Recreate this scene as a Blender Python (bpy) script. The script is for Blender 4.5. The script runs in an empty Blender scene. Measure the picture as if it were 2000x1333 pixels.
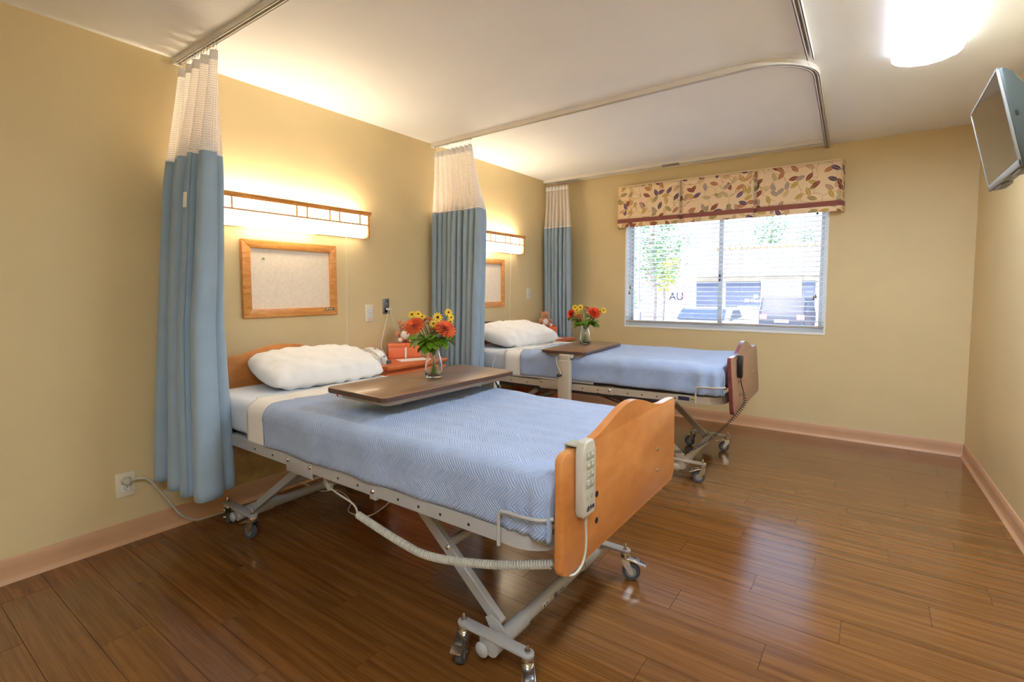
import bpy, bmesh, math, random
from mathutils import Vector, Matrix, noise
PI = math.pi
random.seed(7)
SC = bpy.context.scene
COL = SC.collection

# ------------------------------------------------------------------ camera
YAW, PITCH, ROLL = 0.622335, 0.064018, -0.0016435
cam_d = bpy.data.cameras.new('camera'); cam = bpy.data.objects.new('camera', cam_d); COL.objects.link(cam)
fw = Vector((-math.sin(YAW)*math.cos(PITCH), math.cos(YAW)*math.cos(PITCH), -math.sin(PITCH)))
r0 = Vector((math.cos(YAW), math.sin(YAW), 0)); u0 = r0.cross(fw)
rr = math.cos(ROLL)*r0 + math.sin(ROLL)*u0; uu = -math.sin(ROLL)*r0 + math.cos(ROLL)*u0
mw = Matrix.Identity(4)
for i in range(3):
    mw[i][0], mw[i][1], mw[i][2] = rr[i], uu[i], -fw[i]
mw[0][3], mw[1][3], mw[2][3] = 2.9689, 0.0, 1.2464
cam.matrix_world = mw
cam_d.sensor_width = 36; cam_d.lens = 981.87/2000*36
cam_d.shift_y = (630.49-666.5)/2000
cam_d.clip_start = 0.02; cam_d.clip_end = 300
SC.camera = cam

# ------------------------------------------------------------------ world, sun, exposure
W = bpy.data.worlds.new('world'); SC.world = W; W.use_nodes = True
nt = W.node_tree; nt.nodes.clear()
sky = nt.nodes.new('ShaderNodeTexSky'); sky.sky_type = 'NISHITA'; sky.sun_disc = False
sky.sun_elevation = math.radians(52); sky.sun_rotation = math.radians(200); sky.air_density = 1.0; sky.dust_density = 2.5
bg = nt.nodes.new('ShaderNodeBackground'); bg.inputs['Strength'].default_value = 0.5
wo = nt.nodes.new('ShaderNodeOutputWorld')
nt.links.new(sky.outputs[0], bg.inputs[0]); nt.links.new(bg.outputs[0], wo.inputs[0])
sun_d = bpy.data.lights.new('sun', 'SUN'); sun_d.energy = 1.15; sun_d.angle = math.radians(0.6); sun_d.color = (1.0, .95, .86)
sun = bpy.data.objects.new('sun', sun_d); COL.objects.link(sun); sun.rotation_euler = (math.radians(40), 0, math.radians(-18))
por_d = bpy.data.lights.new('window_portal', 'AREA'); por_d.shape = 'RECTANGLE'; por_d.size = 1.8; por_d.size_y = 1.2
por_d.cycles.is_portal = True
por = bpy.data.objects.new('window_portal', por_d); COL.objects.link(por)
por.location = (1.76, 5.14, 1.46); por.rotation_euler = (-PI/2, 0, 0)
VS = SC.view_settings
VS.view_transform = 'Standard'; VS.look = 'None'; VS.gamma = 1.0; VS.use_curve_mapping = False
VS.exposure = 1.63
LAMP_E, CEIL_E = 1.8, 18.5

# ------------------------------------------------------------------ materials
def lin(c):
    return tuple(((v/255)/12.92 if v/255 <= .04045 else ((v/255+.055)/1.055)**2.4) for v in c)
def N(nt, t, **kw):
    n = nt.nodes.new(t)
    for k, v in kw.items():
        if k.startswith('i_'): n.inputs[int(k[2:])].default_value = v
        else: setattr(n, k, v)
    return n
def newmat(name):
    m = bpy.data.materials.new(name); m.use_nodes = True
    nt = m.node_tree; b = nt.nodes['Principled BSDF']
    return m, nt, b
def mapping(nt, scale=(1, 1, 1), coord='Object', rot=(0, 0, 0)):
    tc = N(nt, 'ShaderNodeTexCoord'); mp = N(nt, 'ShaderNodeMapping')
    mp.inputs['Scale'].default_value = scale; mp.inputs['Rotation'].default_value = rot
    nt.links.new(tc.outputs[coord], mp.inputs[0]); return mp.outputs[0]
def mixc(nt, fac, a, b, mode='MIX'):
    mx = N(nt, 'ShaderNodeMix', data_type='RGBA', blend_type=mode)
    if isinstance(fac, (int, float)): mx.inputs[0].default_value = fac
    else: nt.links.new(fac, mx.inputs[0])
    for k, v in ((6, a), (7, b)):
        if isinstance(v, tuple): mx.inputs[k].default_value = (*v[:3], 1)
        else: nt.links.new(v, mx.inputs[k])
    return mx.outputs[2]
def math_(nt, op, a, b=None, c=None):
    n = N(nt, 'ShaderNodeMath', operation=op)
    for k, v in enumerate((a, b, c)):
        if v is None: continue
        if isinstance(v, (int, float)): n.inputs[k].default_value = v
        else: nt.links.new(v, n.inputs[k])
    return n.outputs[0]
def ramp(nt, fac, p0, p1):
    r = N(nt, 'ShaderNodeMapRange'); r.inputs[1].default_value = p0; r.inputs[2].default_value = p1
    nt.links.new(fac, r.inputs[0]); return r.outputs[0]
def bumpn(nt, b, h, strength, dist=.01):
    bm = N(nt, 'ShaderNodeBump'); bm.inputs['Strength'].default_value = strength; bm.inputs['Distance'].default_value = dist
    nt.links.new(h, bm.inputs['Height']); nt.links.new(bm.outputs[0], b.inputs['Normal'])
def plain(name, rgb, rough=.5, metal=0, var=.06, scale=6, bump=0, bscale=200, bdist=.001, coat=0, sheen=0, spec=None):
    m, nt, b = newmat(name); c = lin(rgb)
    v = mapping(nt)
    nz = N(nt, 'ShaderNodeTexNoise'); nz.inputs['Scale'].default_value = scale; nz.inputs['Detail'].default_value = 3
    nt.links.new(v, nz.inputs['Vector'])
    lo = tuple(x*(1-var) for x in c); hi = tuple(min(1, x*(1+var)) for x in c)
    nt.links.new(mixc(nt, ramp(nt, nz.outputs[0], .3, .7), lo, hi), b.inputs['Base Color'])
    b.inputs['Roughness'].default_value = rough; b.inputs['Metallic'].default_value = metal
    if spec is not None: b.inputs['Specular IOR Level'].default_value = spec
    if coat: b.inputs['Coat Weight'].default_value = coat; b.inputs['Coat Roughness'].default_value = .1
    if sheen: b.inputs['Sheen Weight'].default_value = sheen
    if bump:
        n2 = N(nt, 'ShaderNodeTexNoise'); n2.inputs['Scale'].default_value = bscale; n2.inputs['Detail'].default_value = 2
        nt.links.new(v, n2.inputs['Vector']); bumpn(nt, b, n2.outputs[0], bump, bdist)
    return m
def wood(name, c1, c2, rough=.35, stretch=(1, 14, 14), scale=3, coat=0, bump=.05, objrand=0, wave=False):
    m, nt, b = newmat(name)
    v = mapping(nt, stretch)
    if objrand:
        oi = N(nt, 'ShaderNodeObjectInfo'); ad = N(nt, 'ShaderNodeVectorMath', operation='ADD')
        cmb = N(nt, 'ShaderNodeCombineXYZ')
        for k in range(3): nt.links.new(math_(nt, 'MULTIPLY', oi.outputs['Random'], 37.0+11*k), cmb.inputs[k])
        nt.links.new(v, ad.inputs[0]); nt.links.new(cmb.outputs[0], ad.inputs[1]); v = ad.outputs[0]
    n1 = N(nt, 'ShaderNodeTexNoise'); n1.inputs['Scale'].default_value = scale; n1.inputs['Detail'].default_value = 6; n1.inputs['Distortion'].default_value = .6
    nt.links.new(v, n1.inputs['Vector'])
    n2 = N(nt, 'ShaderNodeTexNoise'); n2.inputs['Scale'].default_value = scale*5; n2.inputs['Detail'].default_value = 4
    nt.links.new(v, n2.inputs['Vector'])
    f = math_(nt, 'MULTIPLY_ADD', n2.outputs[0], .35, math_(nt, 'MULTIPLY', n1.outputs[0], .65))
    col = mixc(nt, ramp(nt, f, .36, .64), lin(c1), lin(c2))
    if objrand:
        br = N(nt, 'ShaderNodeHueSaturation'); nt.links.new(col, br.inputs['Color'])
        nt.links.new(math_(nt, 'MULTIPLY_ADD', oi.outputs['Random'], objrand, 1-objrand/2), br.inputs['Value']); col = br.outputs[0]
    nt.links.new(col, b.inputs['Base Color']); b.inputs['Roughness'].default_value = rough
    if coat: b.inputs['Coat Weight'].default_value = coat; b.inputs['Coat Roughness'].default_value = .15 if wave else .08
    if wave:                                                     # slightly uneven sheet laid over the slab
        n3 = N(nt, 'ShaderNodeTexNoise'); n3.inputs['Scale'].default_value = 13; n3.inputs['Detail'].default_value = 3
        nt.links.new(mapping(nt), n3.inputs['Vector'])
        bumpn(nt, b, math_(nt, 'MULTIPLY_ADD', n2.outputs[0], .06, n3.outputs[0]), .22, .004)
        n4 = N(nt, 'ShaderNodeTexNoise'); n4.inputs['Scale'].default_value = 3; n4.inputs['Detail'].default_value = 8; nt.links.new(mapping(nt), n4.inputs['Vector'])
        nt.links.new(math_(nt, 'MULTIPLY_ADD', n4.outputs[0], .22, rough-.11), b.inputs['Roughness'])
    elif bump: bumpn(nt, b, n2.outputs[0], bump, .002)
    return m
def emis(name, rgb, strength):
    m, nt, b = newmat(name)
    b.inputs['Base Color'].default_value = (.9, .9, .88, 1); b.inputs['Roughness'].default_value = .4
    b.inputs['Emission Color'].default_value = (*rgb, 1); b.inputs['Emission Strength'].default_value = strength
    return m
def thin_glass(name, refl=.08, tint=(1, 1, 1)):
    m = bpy.data.materials.new(name); m.use_nodes = True; nt = m.node_tree; nt.nodes.clear()
    o = N(nt, 'ShaderNodeOutputMaterial'); mx = N(nt, 'ShaderNodeMixShader'); t = N(nt, 'ShaderNodeBsdfTransparent'); g = N(nt, 'ShaderNodeBsdfGlossy')
    t.inputs[0].default_value = (*tint, 1); g.inputs['Roughness'].default_value = .02
    lw = N(nt, 'ShaderNodeLayerWeight'); lw.inputs[0].default_value = .25
    nt.links.new(math_(nt, 'MULTIPLY_ADD', lw.outputs['Fresnel'], .5, refl*.4), mx.inputs[0])
    nt.links.new(t.outputs[0], mx.inputs[1]); nt.links.new(g.outputs[0], mx.inputs[2]); nt.links.new(mx.outputs[0], o.inputs[0])
    return m
def cloth(name, rgb, weave=700, bump=.25, var=.05, sheen=.2, kind='weave', rough=.9):
    m, nt, b = newmat(name); c = lin(rgb)
    v = mapping(nt, coord='UV')
    nz = N(nt, 'ShaderNodeTexNoise'); nz.inputs['Scale'].default_value = 9; nt.links.new(v, nz.inputs['Vector'])
    col = mixc(nt, ramp(nt, nz.outputs[0], .3, .7), tuple(x*(1-var) for x in c), tuple(min(1, x*(1+var)) for x in c))
    sx = N(nt, 'ShaderNodeSeparateXYZ'); nt.links.new(v, sx.inputs[0])
    if kind == 'herring':
        fr = math_(nt, 'ABSOLUTE', math_(nt, 'SUBTRACT', math_(nt, 'FRACT', math_(nt, 'MULTIPLY', sx.outputs[1], 11.0)), .5))
        h = math_(nt, 'SINE', math_(nt, 'MULTIPLY', math_(nt, 'ADD', sx.outputs[0], math_(nt, 'MULTIPLY', fr, .085)), 560.0))
        col = mixc(nt, ramp(nt, h, -1.0, 1.0), mixc(nt, .13, col, (0, 0, 0)), mixc(nt, .06, col, (1, 1, 1)))
        bumpn(nt, b, h, bump, .002)
    else:
        h = math_(nt, 'MULTIPLY', math_(nt, 'SINE', math_(nt, 'MULTIPLY', sx.outputs[0], weave*2.0)), math_(nt, 'SINE', math_(nt, 'MULTIPLY', sx.outputs[1], weave*2.0)))
        bumpn(nt, b, h, bump, .0006)
    nt.links.new(col, b.inputs['Base Color'])
    b.inputs['Roughness'].default_value = rough; b.inputs['Sheen Weight'].default_value = sheen; b.inputs['Specular IOR Level'].default_value = .2
    return m
def net_mat(name, rgb):
    m = bpy.data.materials.new(name); m.use_nodes = True; nt = m.node_tree; nt.nodes.clear()
    v = mapping(nt, (120, 90, 1), coord='UV')
    vo = N(nt, 'ShaderNodeTexVoronoi', feature='DISTANCE_TO_EDGE'); vo.inputs['Scale'].default_value = 1; vo.inputs['Randomness'].default_value = .3
    nt.links.new(v, vo.inputs['Vector'])
    al = math_(nt, 'MULTIPLY_ADD', math_(nt, 'LESS_THAN', vo.outputs['Distance'], .2), .45, .48)
    c = (*lin(rgb), 1)
    d = N(nt, 'ShaderNodeBsdfDiffuse'); d.inputs[0].default_value = c; tl = N(nt, 'ShaderNodeBsdfTranslucent'); tl.inputs[0].default_value = c; tp = N(nt, 'ShaderNodeBsdfTransparent')
    m1 = N(nt, 'ShaderNodeMixShader'); m1.inputs[0].default_value = .5; nt.links.new(d.outputs[0], m1.inputs[1]); nt.links.new(tl.outputs[0], m1.inputs[2])
    m2 = N(nt, 'ShaderNodeMixShader'); nt.links.new(al, m2.inputs[0]); nt.links.new(tp.outputs[0], m2.inputs[1]); nt.links.new(m1.outputs[0], m2.inputs[2])
    o = N(nt, 'ShaderNodeOutputMaterial'); nt.links.new(m2.outputs[0], o.inputs[0]); return m

MT = {}
def leaf_print():
    m, nt, b = newmat('valance_leaf_print')
    v = mapping(nt, coord='UV')
    base = lin((246, 218, 178))
    # vines
    wv = N(nt, 'ShaderNodeTexVoronoi', feature='DISTANCE_TO_EDGE'); wv.inputs['Scale'].default_value = 6.5
    nd = N(nt, 'ShaderNodeTexNoise'); nd.inputs['Scale'].default_value = 5; nt.links.new(v, nd.inputs['Vector'])
    ad = N(nt, 'ShaderNodeMix', data_type='VECTOR'); ad.inputs[0].default_value = .24
    nt.links.new(v, ad.inputs[4]); nt.links.new(nd.outputs[1], ad.inputs[5])
    nt.links.new(ad.outputs[1], wv.inputs['Vector'])
    vine = math_(nt, 'LESS_THAN', wv.outputs['Distance'], .009)
    col = mixc(nt, vine, base, lin((206, 162, 118)))
    pal = [(148, 78, 62), (108, 80, 110), (172, 150, 100), (196, 128, 88), (205, 170, 92), (96, 78, 84)]
    for layer, (scale, off) in enumerate(((9.6, 0.0), (8.4, 4.3), (9.1, 9.7))):
        mp = N(nt, 'ShaderNodeMapping'); mp.inputs['Location'].default_value = (off, off*.7, off); nt.links.new(v, mp.inputs[0])
        vo = N(nt, 'ShaderNodeTexVoronoi', feature='F1', voronoi_dimensions='2D'); vo.inputs['Scale'].default_value = scale; vo.inputs['Randomness'].default_value = .75
        nt.links.new(mp.outputs[0], vo.inputs['Vector'])
        sb = N(nt, 'ShaderNodeVectorMath', operation='SUBTRACT'); nt.links.new(mp.outputs[0], sb.inputs[0])
        nt.links.new(vo.outputs['Position'], sb.inputs[1])
        sc = N(nt, 'ShaderNodeSeparateXYZ'); nt.links.new(sb.outputs[0], sc.inputs[0])
        rc = N(nt, 'ShaderNodeSeparateColor'); nt.links.new(vo.outputs['Color'], rc.inputs[0])
        ang = math_(nt, 'MULTIPLY', rc.outputs[0], 6.283)
        cs, sn = math_(nt, 'COSINE', ang), math_(nt, 'SINE', ang)
        u = math_(nt, 'ADD', math_(nt, 'MULTIPLY', sc.outputs[0], cs), math_(nt, 'MULTIPLY', sc.outputs[1], sn))
        w = math_(nt, 'SUBTRACT', math_(nt, 'MULTIPLY', sc.outputs[1], cs), math_(nt, 'MULTIPLY', sc.outputs[0], sn))
        L = .042
        un = math_(nt, 'DIVIDE', u, L)
        lim = math_(nt, 'MULTIPLY', math_(nt, 'SUBTRACT', 1.0, math_(nt, 'MULTIPLY', un, un)), .0175)
        inside = math_(nt, 'LESS_THAN', math_(nt, 'ABSOLUTE', w), lim)
        if layer >= 1: inside = math_(nt, 'MULTIPLY', inside, math_(nt, 'GREATER_THAN', rc.outputs[2], .35))
        vein = math_(nt, 'LESS_THAN', math_(nt, 'ABSOLUTE', w), .0009)
        cr = N(nt, 'ShaderNodeValToRGB'); cr.color_ramp.interpolation = 'CONSTANT'
        el = cr.color_ramp.elements
        el[0].position = 0; el[0].color = (*lin(pal[0]), 1); el[1].position = 1/6; el[1].color = (*lin(pal[1]), 1)
        for k in range(2, 6):
            e = el.new(k/6); e.color = (*lin(pal[k]), 1)
        nt.links.new(rc.outputs[1], cr.inputs[0])
        lc = mixc(nt, vein, cr.outputs[0], base)
        stripe = math_(nt, 'GREATER_THAN', math_(nt, 'SINE', math_(nt, 'MULTIPLY', math_(nt, 'ADD', u, math_(nt, 'ABSOLUTE', w)), 700.0)), .25)
        lc = mixc(nt, math_(nt, 'MULTIPLY', stripe, math_(nt, 'GREATER_THAN', rc.outputs[2], .72)), lc, base)
        col = mixc(nt, inside, col, lc)
    nt.links.new(col, b.inputs['Base Color']); b.inputs['Roughness'].default_value = .9; b.inputs['Specular IOR Level'].default_value = .15
    b.inputs['Subsurface Weight'].default_value = 0
    return m

MT.update(
    wall=plain('cream_yellow_paint', (222, 199, 150), .55, var=.03, scale=2, bump=.12, bscale=160, bdist=.002),
    ceil=plain('white_ceiling_paint', (248, 247, 245), .8, var=.02, scale=2, bump=.1, bscale=220, bdist=.001),
    base=plain('tan_cove_base', (204, 158, 118), .45, var=.05, scale=3),
    plank=wood('brown_plank_vinyl', (100, 62, 24), (134, 87, 42), .19, stretch=(.8, 24, 24), scale=1.6, bump=.03, objrand=.14, wave=True, coat=.4),
    sub=plain('dark_subfloor', (52, 30, 14), .7),
    oak=wood('oak_frame', (196, 124, 50), (226, 160, 84), .35, stretch=(14, 2, 14), scale=4, bump=.05),
    maple=wood('maple_board', (196, 122, 58), (222, 150, 84), .32, stretch=(2.5, 1.2, 2.5), scale=2.2, coat=.3, bump=.0),
    mapleedge=wood('maple_edge', (186, 112, 54), (210, 138, 76), .32, stretch=(2.5, 1.2, 2.5), scale=4, bump=.0),
    taupe=plain('taupe_laminate', (158, 118, 92), .4, var=.05, coat=.2),
    mahog=wood('mahogany_edge', (96, 38, 40), (122, 54, 50), .3, stretch=(6, 3, 6), scale=3, coat=.3, bump=0),
    cherry=wood('orange_cherry_wood', (198, 92, 38), (222, 118, 56), .3, stretch=(8, 1.3, 8), scale=2.5, coat=.3, bump=.02),
    walnut=wood('walnut_laminate', (112, 80, 58), (152, 114, 84), .28, stretch=(12, 1.0, 12), scale=2.5, coat=.25, bump=.01),
    walnutedge=plain('walnut_edge_band', (86, 62, 52), .4),
    steel=plain('grey_enamel_steel', (176, 174, 170), .38, var=.03, spec=.5),
    beige=plain('beige_enamel_steel', (186, 172, 150), .4, var=.03),
    dark=plain('dark_grey_steel', (92, 92, 94), .45, var=.04),
    black=plain('black_plastic', (22, 22, 24), .4),
    hole=plain('black_hole', (14, 13, 12), .8),
    chrome=plain('chrome', (208, 206, 200), .18, 1.0, var=.03),
    brush=plain('brushed_steel', (150, 150, 150), .35, 1.0),
    rubber=plain('grey_rubber', (78, 80, 84), .7),
    hub=plain('grey_wheel_hub', (150, 150, 152), .5),
    white=plain('white_plastic', (236, 236, 232), .35, var=.02),
    ivory=plain('ivory_plastic', (232, 222, 196), .35, var=.02),
    putty=plain('putty_plastic', (196, 192, 176), .4, var=.02),
    puttyd=plain('putty_button', (176, 174, 156), .45, var=.02),
    red=plain('red_plastic', (190, 40, 34), .35),
    navy=plain('navy_ink', (38, 36, 66), .6),
    sheetw=cloth('white_bed_sheet', (240, 237, 232), 900, .15, .02),
    fitted=cloth('pale_fitted_sheet', (226, 230, 236), 900, .15, .02),
    cream=cloth('cream_turned_sheet', (240, 234, 224), 900, .15, .03),
    blanket=cloth('light_blue_herringbone_blanket', (168, 186, 218), bump=.5, kind='herring', var=.05),
    curtain=cloth('dusty_blue_curtain_cloth', (154, 174, 190), 800, .12, .04),
    curthem=cloth('dusty_blue_curtain_hem', (148, 168, 182), 800, .12, .04),
    net=net_mat('white_curtain_net', (250, 244, 238)),
    netband=cloth('white_net_heading', (246, 240, 234), 800, .1, .02),
    print_=leaf_print(),
    band=cloth('maroon_valance_band', (150, 92, 82), 900, .1, .06),
    panel=plain('speckled_board_fabric', (238, 222, 202), .9, var=.05, scale=60, bump=.4, bscale=260, bdist=.001),
    lamp=emis('warm_lamp_diffuser', (1.0, .84, .58), LAMP_E),
    tubes=emis('warm_lamp_tubes', (1.0, .88, .67), 12.5),
    skirt=emis('dim_lens_skirt', (.9, .97, 1.08), 1.4),
    lamp2=emis('warm_down_light', (1.0, .84, .58), 5.0),
    lens=emis('white_ceiling_lens', (.82, .97, 1.2), CEIL_E),
    track=plain('painted_aluminium_track', (224, 216, 204), .4, var=.03),
    pane=thin_glass('window_pane_glass'),
    wframe=plain('grey_aluminium_sash', (206, 208, 206), .45, var=.03),
    wwhite=plain('white_window_paint', (244, 244, 242), .45, var=.02),
    slat=plain('white_blind_slat', (244, 246, 246), .4, var=.015),
    rail=plain('beige_blind_rail', (190, 178, 162), .5),
    brass=plain('brown_tassel', (120, 96, 62), .4, .3),
    scr=plain('dark_television_screen', (44, 40, 36), .08, var=.02, coat=.6),
    bezel=plain('grey_television_bezel', (128, 126, 120), .4, var=.03),
    tvback=plain('dark_green_grey_shell', (52, 58, 52), .4, var=.05),
    petalo=plain('orange_petal', (246, 104, 34), .6, var=.25, scale=40, sheen=.2),
    petalo2=plain('red_orange_petal', (236, 78, 34), .6, var=.25, scale=40),
    petaly=plain('yellow_petal', (255, 208, 40), .6, var=.12, scale=40),
    fcent=plain('brown_flower_centre', (92, 52, 20), .8),
    rust=plain('rust_filler_bud', (186, 92, 40), .8, var=.2, scale=60),
    leaf=plain('green_leaf', (112, 150, 34), .5, var=.35, scale=30),
    stem=plain('green_stem', (104, 124, 44), .5, var=.15),
    fur=plain('brown_bear_plush', (204, 138, 92), .95, var=.2, scale=90, bump=.8, bscale=380, bdist=.004, sheen=.5),
    furw=plain('white_bear_plush', (242, 226, 212), .95, var=.08, bump=.8, bscale=380, bdist=.004),
    ribbon=plain('orange_satin_ribbon', (240, 98, 40), .35, var=.1),
    gift=plain('orange_gift_box_paper', (238, 124, 76), .3, var=.06, coat=.5),
    paper=plain('white_paper', (246, 240, 228), .8),
    film=plain('glossy_worn_wall_film', (206, 172, 112), .12, var=.2, scale=9, bump=.9, bscale=16, bdist=.012, coat=.6),
    tan=plain('tan_paint', (190, 160, 120), .5),
)
def vase_glass():
    m, nt, b = newmat('clear_vase_glass')
    b.inputs['Base Color'].default_value = (.98, 1, .99, 1); b.inputs['Transmission Weight'].default_value = 1; b.inputs['Roughness'].default_value = .0; b.inputs['IOR'].default_value = 1.45
    return m
MT['vase'] = vase_glass()

# ------------------------------------------------------------------ mesh helpers
class MB:
    def __init__(s): s.bm = bmesh.new()
    def _x(s, vs, M):
        if M is not None: bmesh.ops.transform(s.bm, matrix=M, verts=vs)
    def _xg(s, vs, M): s._x(vs, M); return s
    def box(s, c, d, rot=None, bev=0, seg=2):
        M = Matrix.Translation(c) @ (rot.to_4x4() if rot else Matrix.Identity(4)) @ Matrix.Diagonal((d[0], d[1], d[2], 1))
        r = bmesh.ops.create_cube(s.bm, size=1); vs = r['verts']; s._x(vs, M)
        if bev:
            es = list({e for v in vs for e in v.link_edges})
            bmesh.ops.bevel(s.bm, geom=es, offset=bev, segments=seg, affect='EDGES', profile=.5)
        return s
    def b2(s, lo, hi, bev=0, seg=2):
        return s.box([(a+b)/2 for a, b in zip(lo, hi)], [b-a for a, b in zip(lo, hi)], None, bev, seg)
    def cyl(s, a, b, r, r2=None, n=16):
        a, b = Vector(a), Vector(b); d = b-a
        q = d.to_track_quat('Z', 'Y').to_matrix().to_4x4()
        M = Matrix.Translation((a+b)/2) @ q
        bmesh.ops.create_cone(s.bm, cap_ends=True, segments=n, radius1=r, radius2=r if r2 is None else r2, depth=d.length, matrix=M); return s
    def ball(s, c, r, rot=None, u=14, v=10):
        if isinstance(r, (int, float)): r = (r, r, r)
        M = Matrix.Translation(c) @ (rot.to_4x4() if rot else Matrix.Identity(4)) @ Matrix.Diagonal((*r, 1))
        bmesh.ops.create_uvsphere(s.bm, u_segments=u, v_segments=v, radius=1, matrix=M); return s
    def lathe(s, prof, c=(0, 0, 0), n=24, rot=None):
        rings = []
        M = Matrix.Translation(c) @ (rot.to_4x4() if rot else Matrix.Identity(4))
        for r, z in prof:
            if r < 1e-6: rings.append([s.bm.verts.new(M @ Vector((0, 0, z)))])
            else: rings.append([s.bm.verts.new(M @ Vector((r*math.cos(2*PI*k/n), r*math.sin(2*PI*k/n), z))) for k in range(n)])
        for A, B in zip(rings, rings[1:]):
            for k in range(n):
                a0, a1 = A[k % len(A)], A[(k+1) % len(A)]; b0, b1 = B[k % len(B)], B[(k+1) % len(B)]
                f = []
                for v in (a0, a1, b1, b0):
                    if v not in f: f.append(v)
                if len(f) > 2:
                    try: s.bm.faces.new(f)
                    except ValueError: pass
        return s
    def tube(s, path, r, n=8, closed=False, rad=None):
        P = [Vector(p) for p in path]; m = len(P); rings = []
        up = Vector((0, 0, 1)); last = None
        for i, p in enumerate(P):
            if closed: t = P[(i+1) % m]-P[i-1]
            else: t = P[min(i+1, m-1)]-P[max(i-1, 0)]
            t.normalize()
            if last is None:
                a = up.cross(t)
                if a.length < .1: a = Vector((1, 0, 0)).cross(t)
            else: a = last-t*last.dot(t)
            a.normalize(); last = a; b = t.cross(a)
            q = rad[i] if rad else r
            rings.append([s.bm.verts.new(p+a*q*math.cos(2*PI*k/n)+b*q*math.sin(2*PI*k/n)) for k in range(n)])
        pairs = list(zip(rings, rings[1:]))+([(rings[-1], rings[0])] if closed else [])
        for A, B in pairs:
            for k in range(n): s.bm.faces.new((A[k], A[(k+1) % n], B[(k+1) % n], B[k]))
        if not closed:
            s.bm.faces.new(rings[0][::-1]); s.bm.faces.new(rings[-1])
        return s
    def sweep(s, path, w, h, dz=0, off=0, closed=False):
        """rectangle w (sideways) x h (up) along a horizontal path"""
        P = [Vector(p) for p in path]; m = len(P); rings = []
        for i, p in enumerate(P):
            t = P[(i+1) % m]-P[i-1] if closed else P[min(i+1, m-1)]-P[max(i-1, 0)]
            d1 = (P[min(i+1, m-1)]-P[i]); d0 = P[i]-P[max(i-1, 0)]
            t = (d0.normalized()+d1.normalized()); t.z = 0; t.normalize()
            a = Vector((t.y, -t.x, 0)); up = Vector((0, 0, 1))
            rings.append([s.bm.verts.new(p+a*(off+x*w/2)+up*(dz+z*h/2)) for x, z in ((-1, -1), (1, -1), (1, 1), (-1, 1))])
        for A, B in zip(rings, rings[1:]):
            for k in range(4): s.bm.faces.new((A[k], A[(k+1) % 4], B[(k+1) % 4], B[k]))
        s.bm.faces.new(rings[0][::-1]); s.bm.faces.new(rings[-1]); return s
    def beam(s, a, b, w, h, side=(0, 1, 0)):
        """box beam from a to b, w along side, h perpendicular"""
        a, b = Vector(a), Vector(b); t = (b-a).normalized(); sd = Vector(side); sd = (sd-t*sd.dot(t)).normalized(); up = t.cross(sd)
        M = Matrix((( t.x, sd.x, up.x), (t.y, sd.y, up.y), (t.z, sd.z, up.z)))
        return s.box((a+b)/2, ((b-a).length, w, h), M, bev=min(w, h)*.12, seg=1)
    def prism(s, poly, axis, lo, hi, bev=0, seg=2):
        """poly in the plane perpendicular to axis ('x': (y,z), 'y': (x,z), 'z': (x,y))"""
        def mk(p, t): return {'x': (t, p[0], p[1]), 'y': (p[0], t, p[1]), 'z': (p[0], p[1], t)}[axis]
        A = [s.bm.verts.new(mk(p, lo)) for p in poly]; B = [s.bm.verts.new(mk(p, hi)) for p in poly]
        n = len(poly); fa = s.bm.faces.new(A[::-1]); fb = s.bm.faces.new(B)
        for k in range(n): s.bm.faces.new((A[k], A[(k+1) % n], B[(k+1) % n], B[k]))
        if bev:
            es = list(fa.edges)+list(fb.edges)
            bmesh.ops.bevel(s.bm, geom=es, offset=bev, segments=seg, affect='EDGES', profile=.5)
        return s
    def quad(s, pts):
        s.bm.faces.new([s.bm.verts.new(p) for p in pts]); return s
    def mesh(s, name, smooth=38):
        bmesh.ops.recalc_face_normals(s.bm, faces=s.bm.faces[:])
        me = bpy.data.meshes.new(name); s.bm.to_mesh(me); s.bm.free()
        if smooth:
            me.polygons.foreach_set('use_smooth', [True]*len(me.polygons)); me.set_sharp_from_angle(angle=math.radians(smooth))
        return me
    def build(s, name, mat, parent=None, smooth=38):
        return link(name, s.mesh(name, smooth), mat, parent)
def link(name, me, mat, parent=None):
    if mat is not None and not me.materials: me.materials.append(MT[mat] if isinstance(mat, str) else mat)
    o = bpy.data.objects.new(name, me); COL.objects.link(o)
    if parent: o.parent = parent
    return o
def empty(name, loc=(0, 0, 0), rz=0, parent=None):
    o = bpy.data.objects.new(name, None); COL.objects.link(o); o.location = loc; o.rotation_euler = (0, 0, rz); o.empty_display_size = .05
    if parent: o.parent = parent
    return o
def tag(o, label=None, cat=None, group=None, kind=None):
    if label: o['label'] = label
    if cat: o['category'] = cat
    if group: o['group'] = group
    if kind: o['kind'] = kind
    return o
def thing(name, label, cat, loc=(0, 0, 0), rz=0, group=None):
    return tag(empty(name, loc, rz), label, cat, group)
def inst(name, src, parent, loc=(0, 0, 0), rot=(0, 0, 0), scale=(1, 1, 1)):
    o = bpy.data.objects.new(name, src.data if hasattr(src, 'data') else src); COL.objects.link(o); o.parent = parent
    o.location = loc; o.rotation_euler = rot; o.scale = scale; return o
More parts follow.
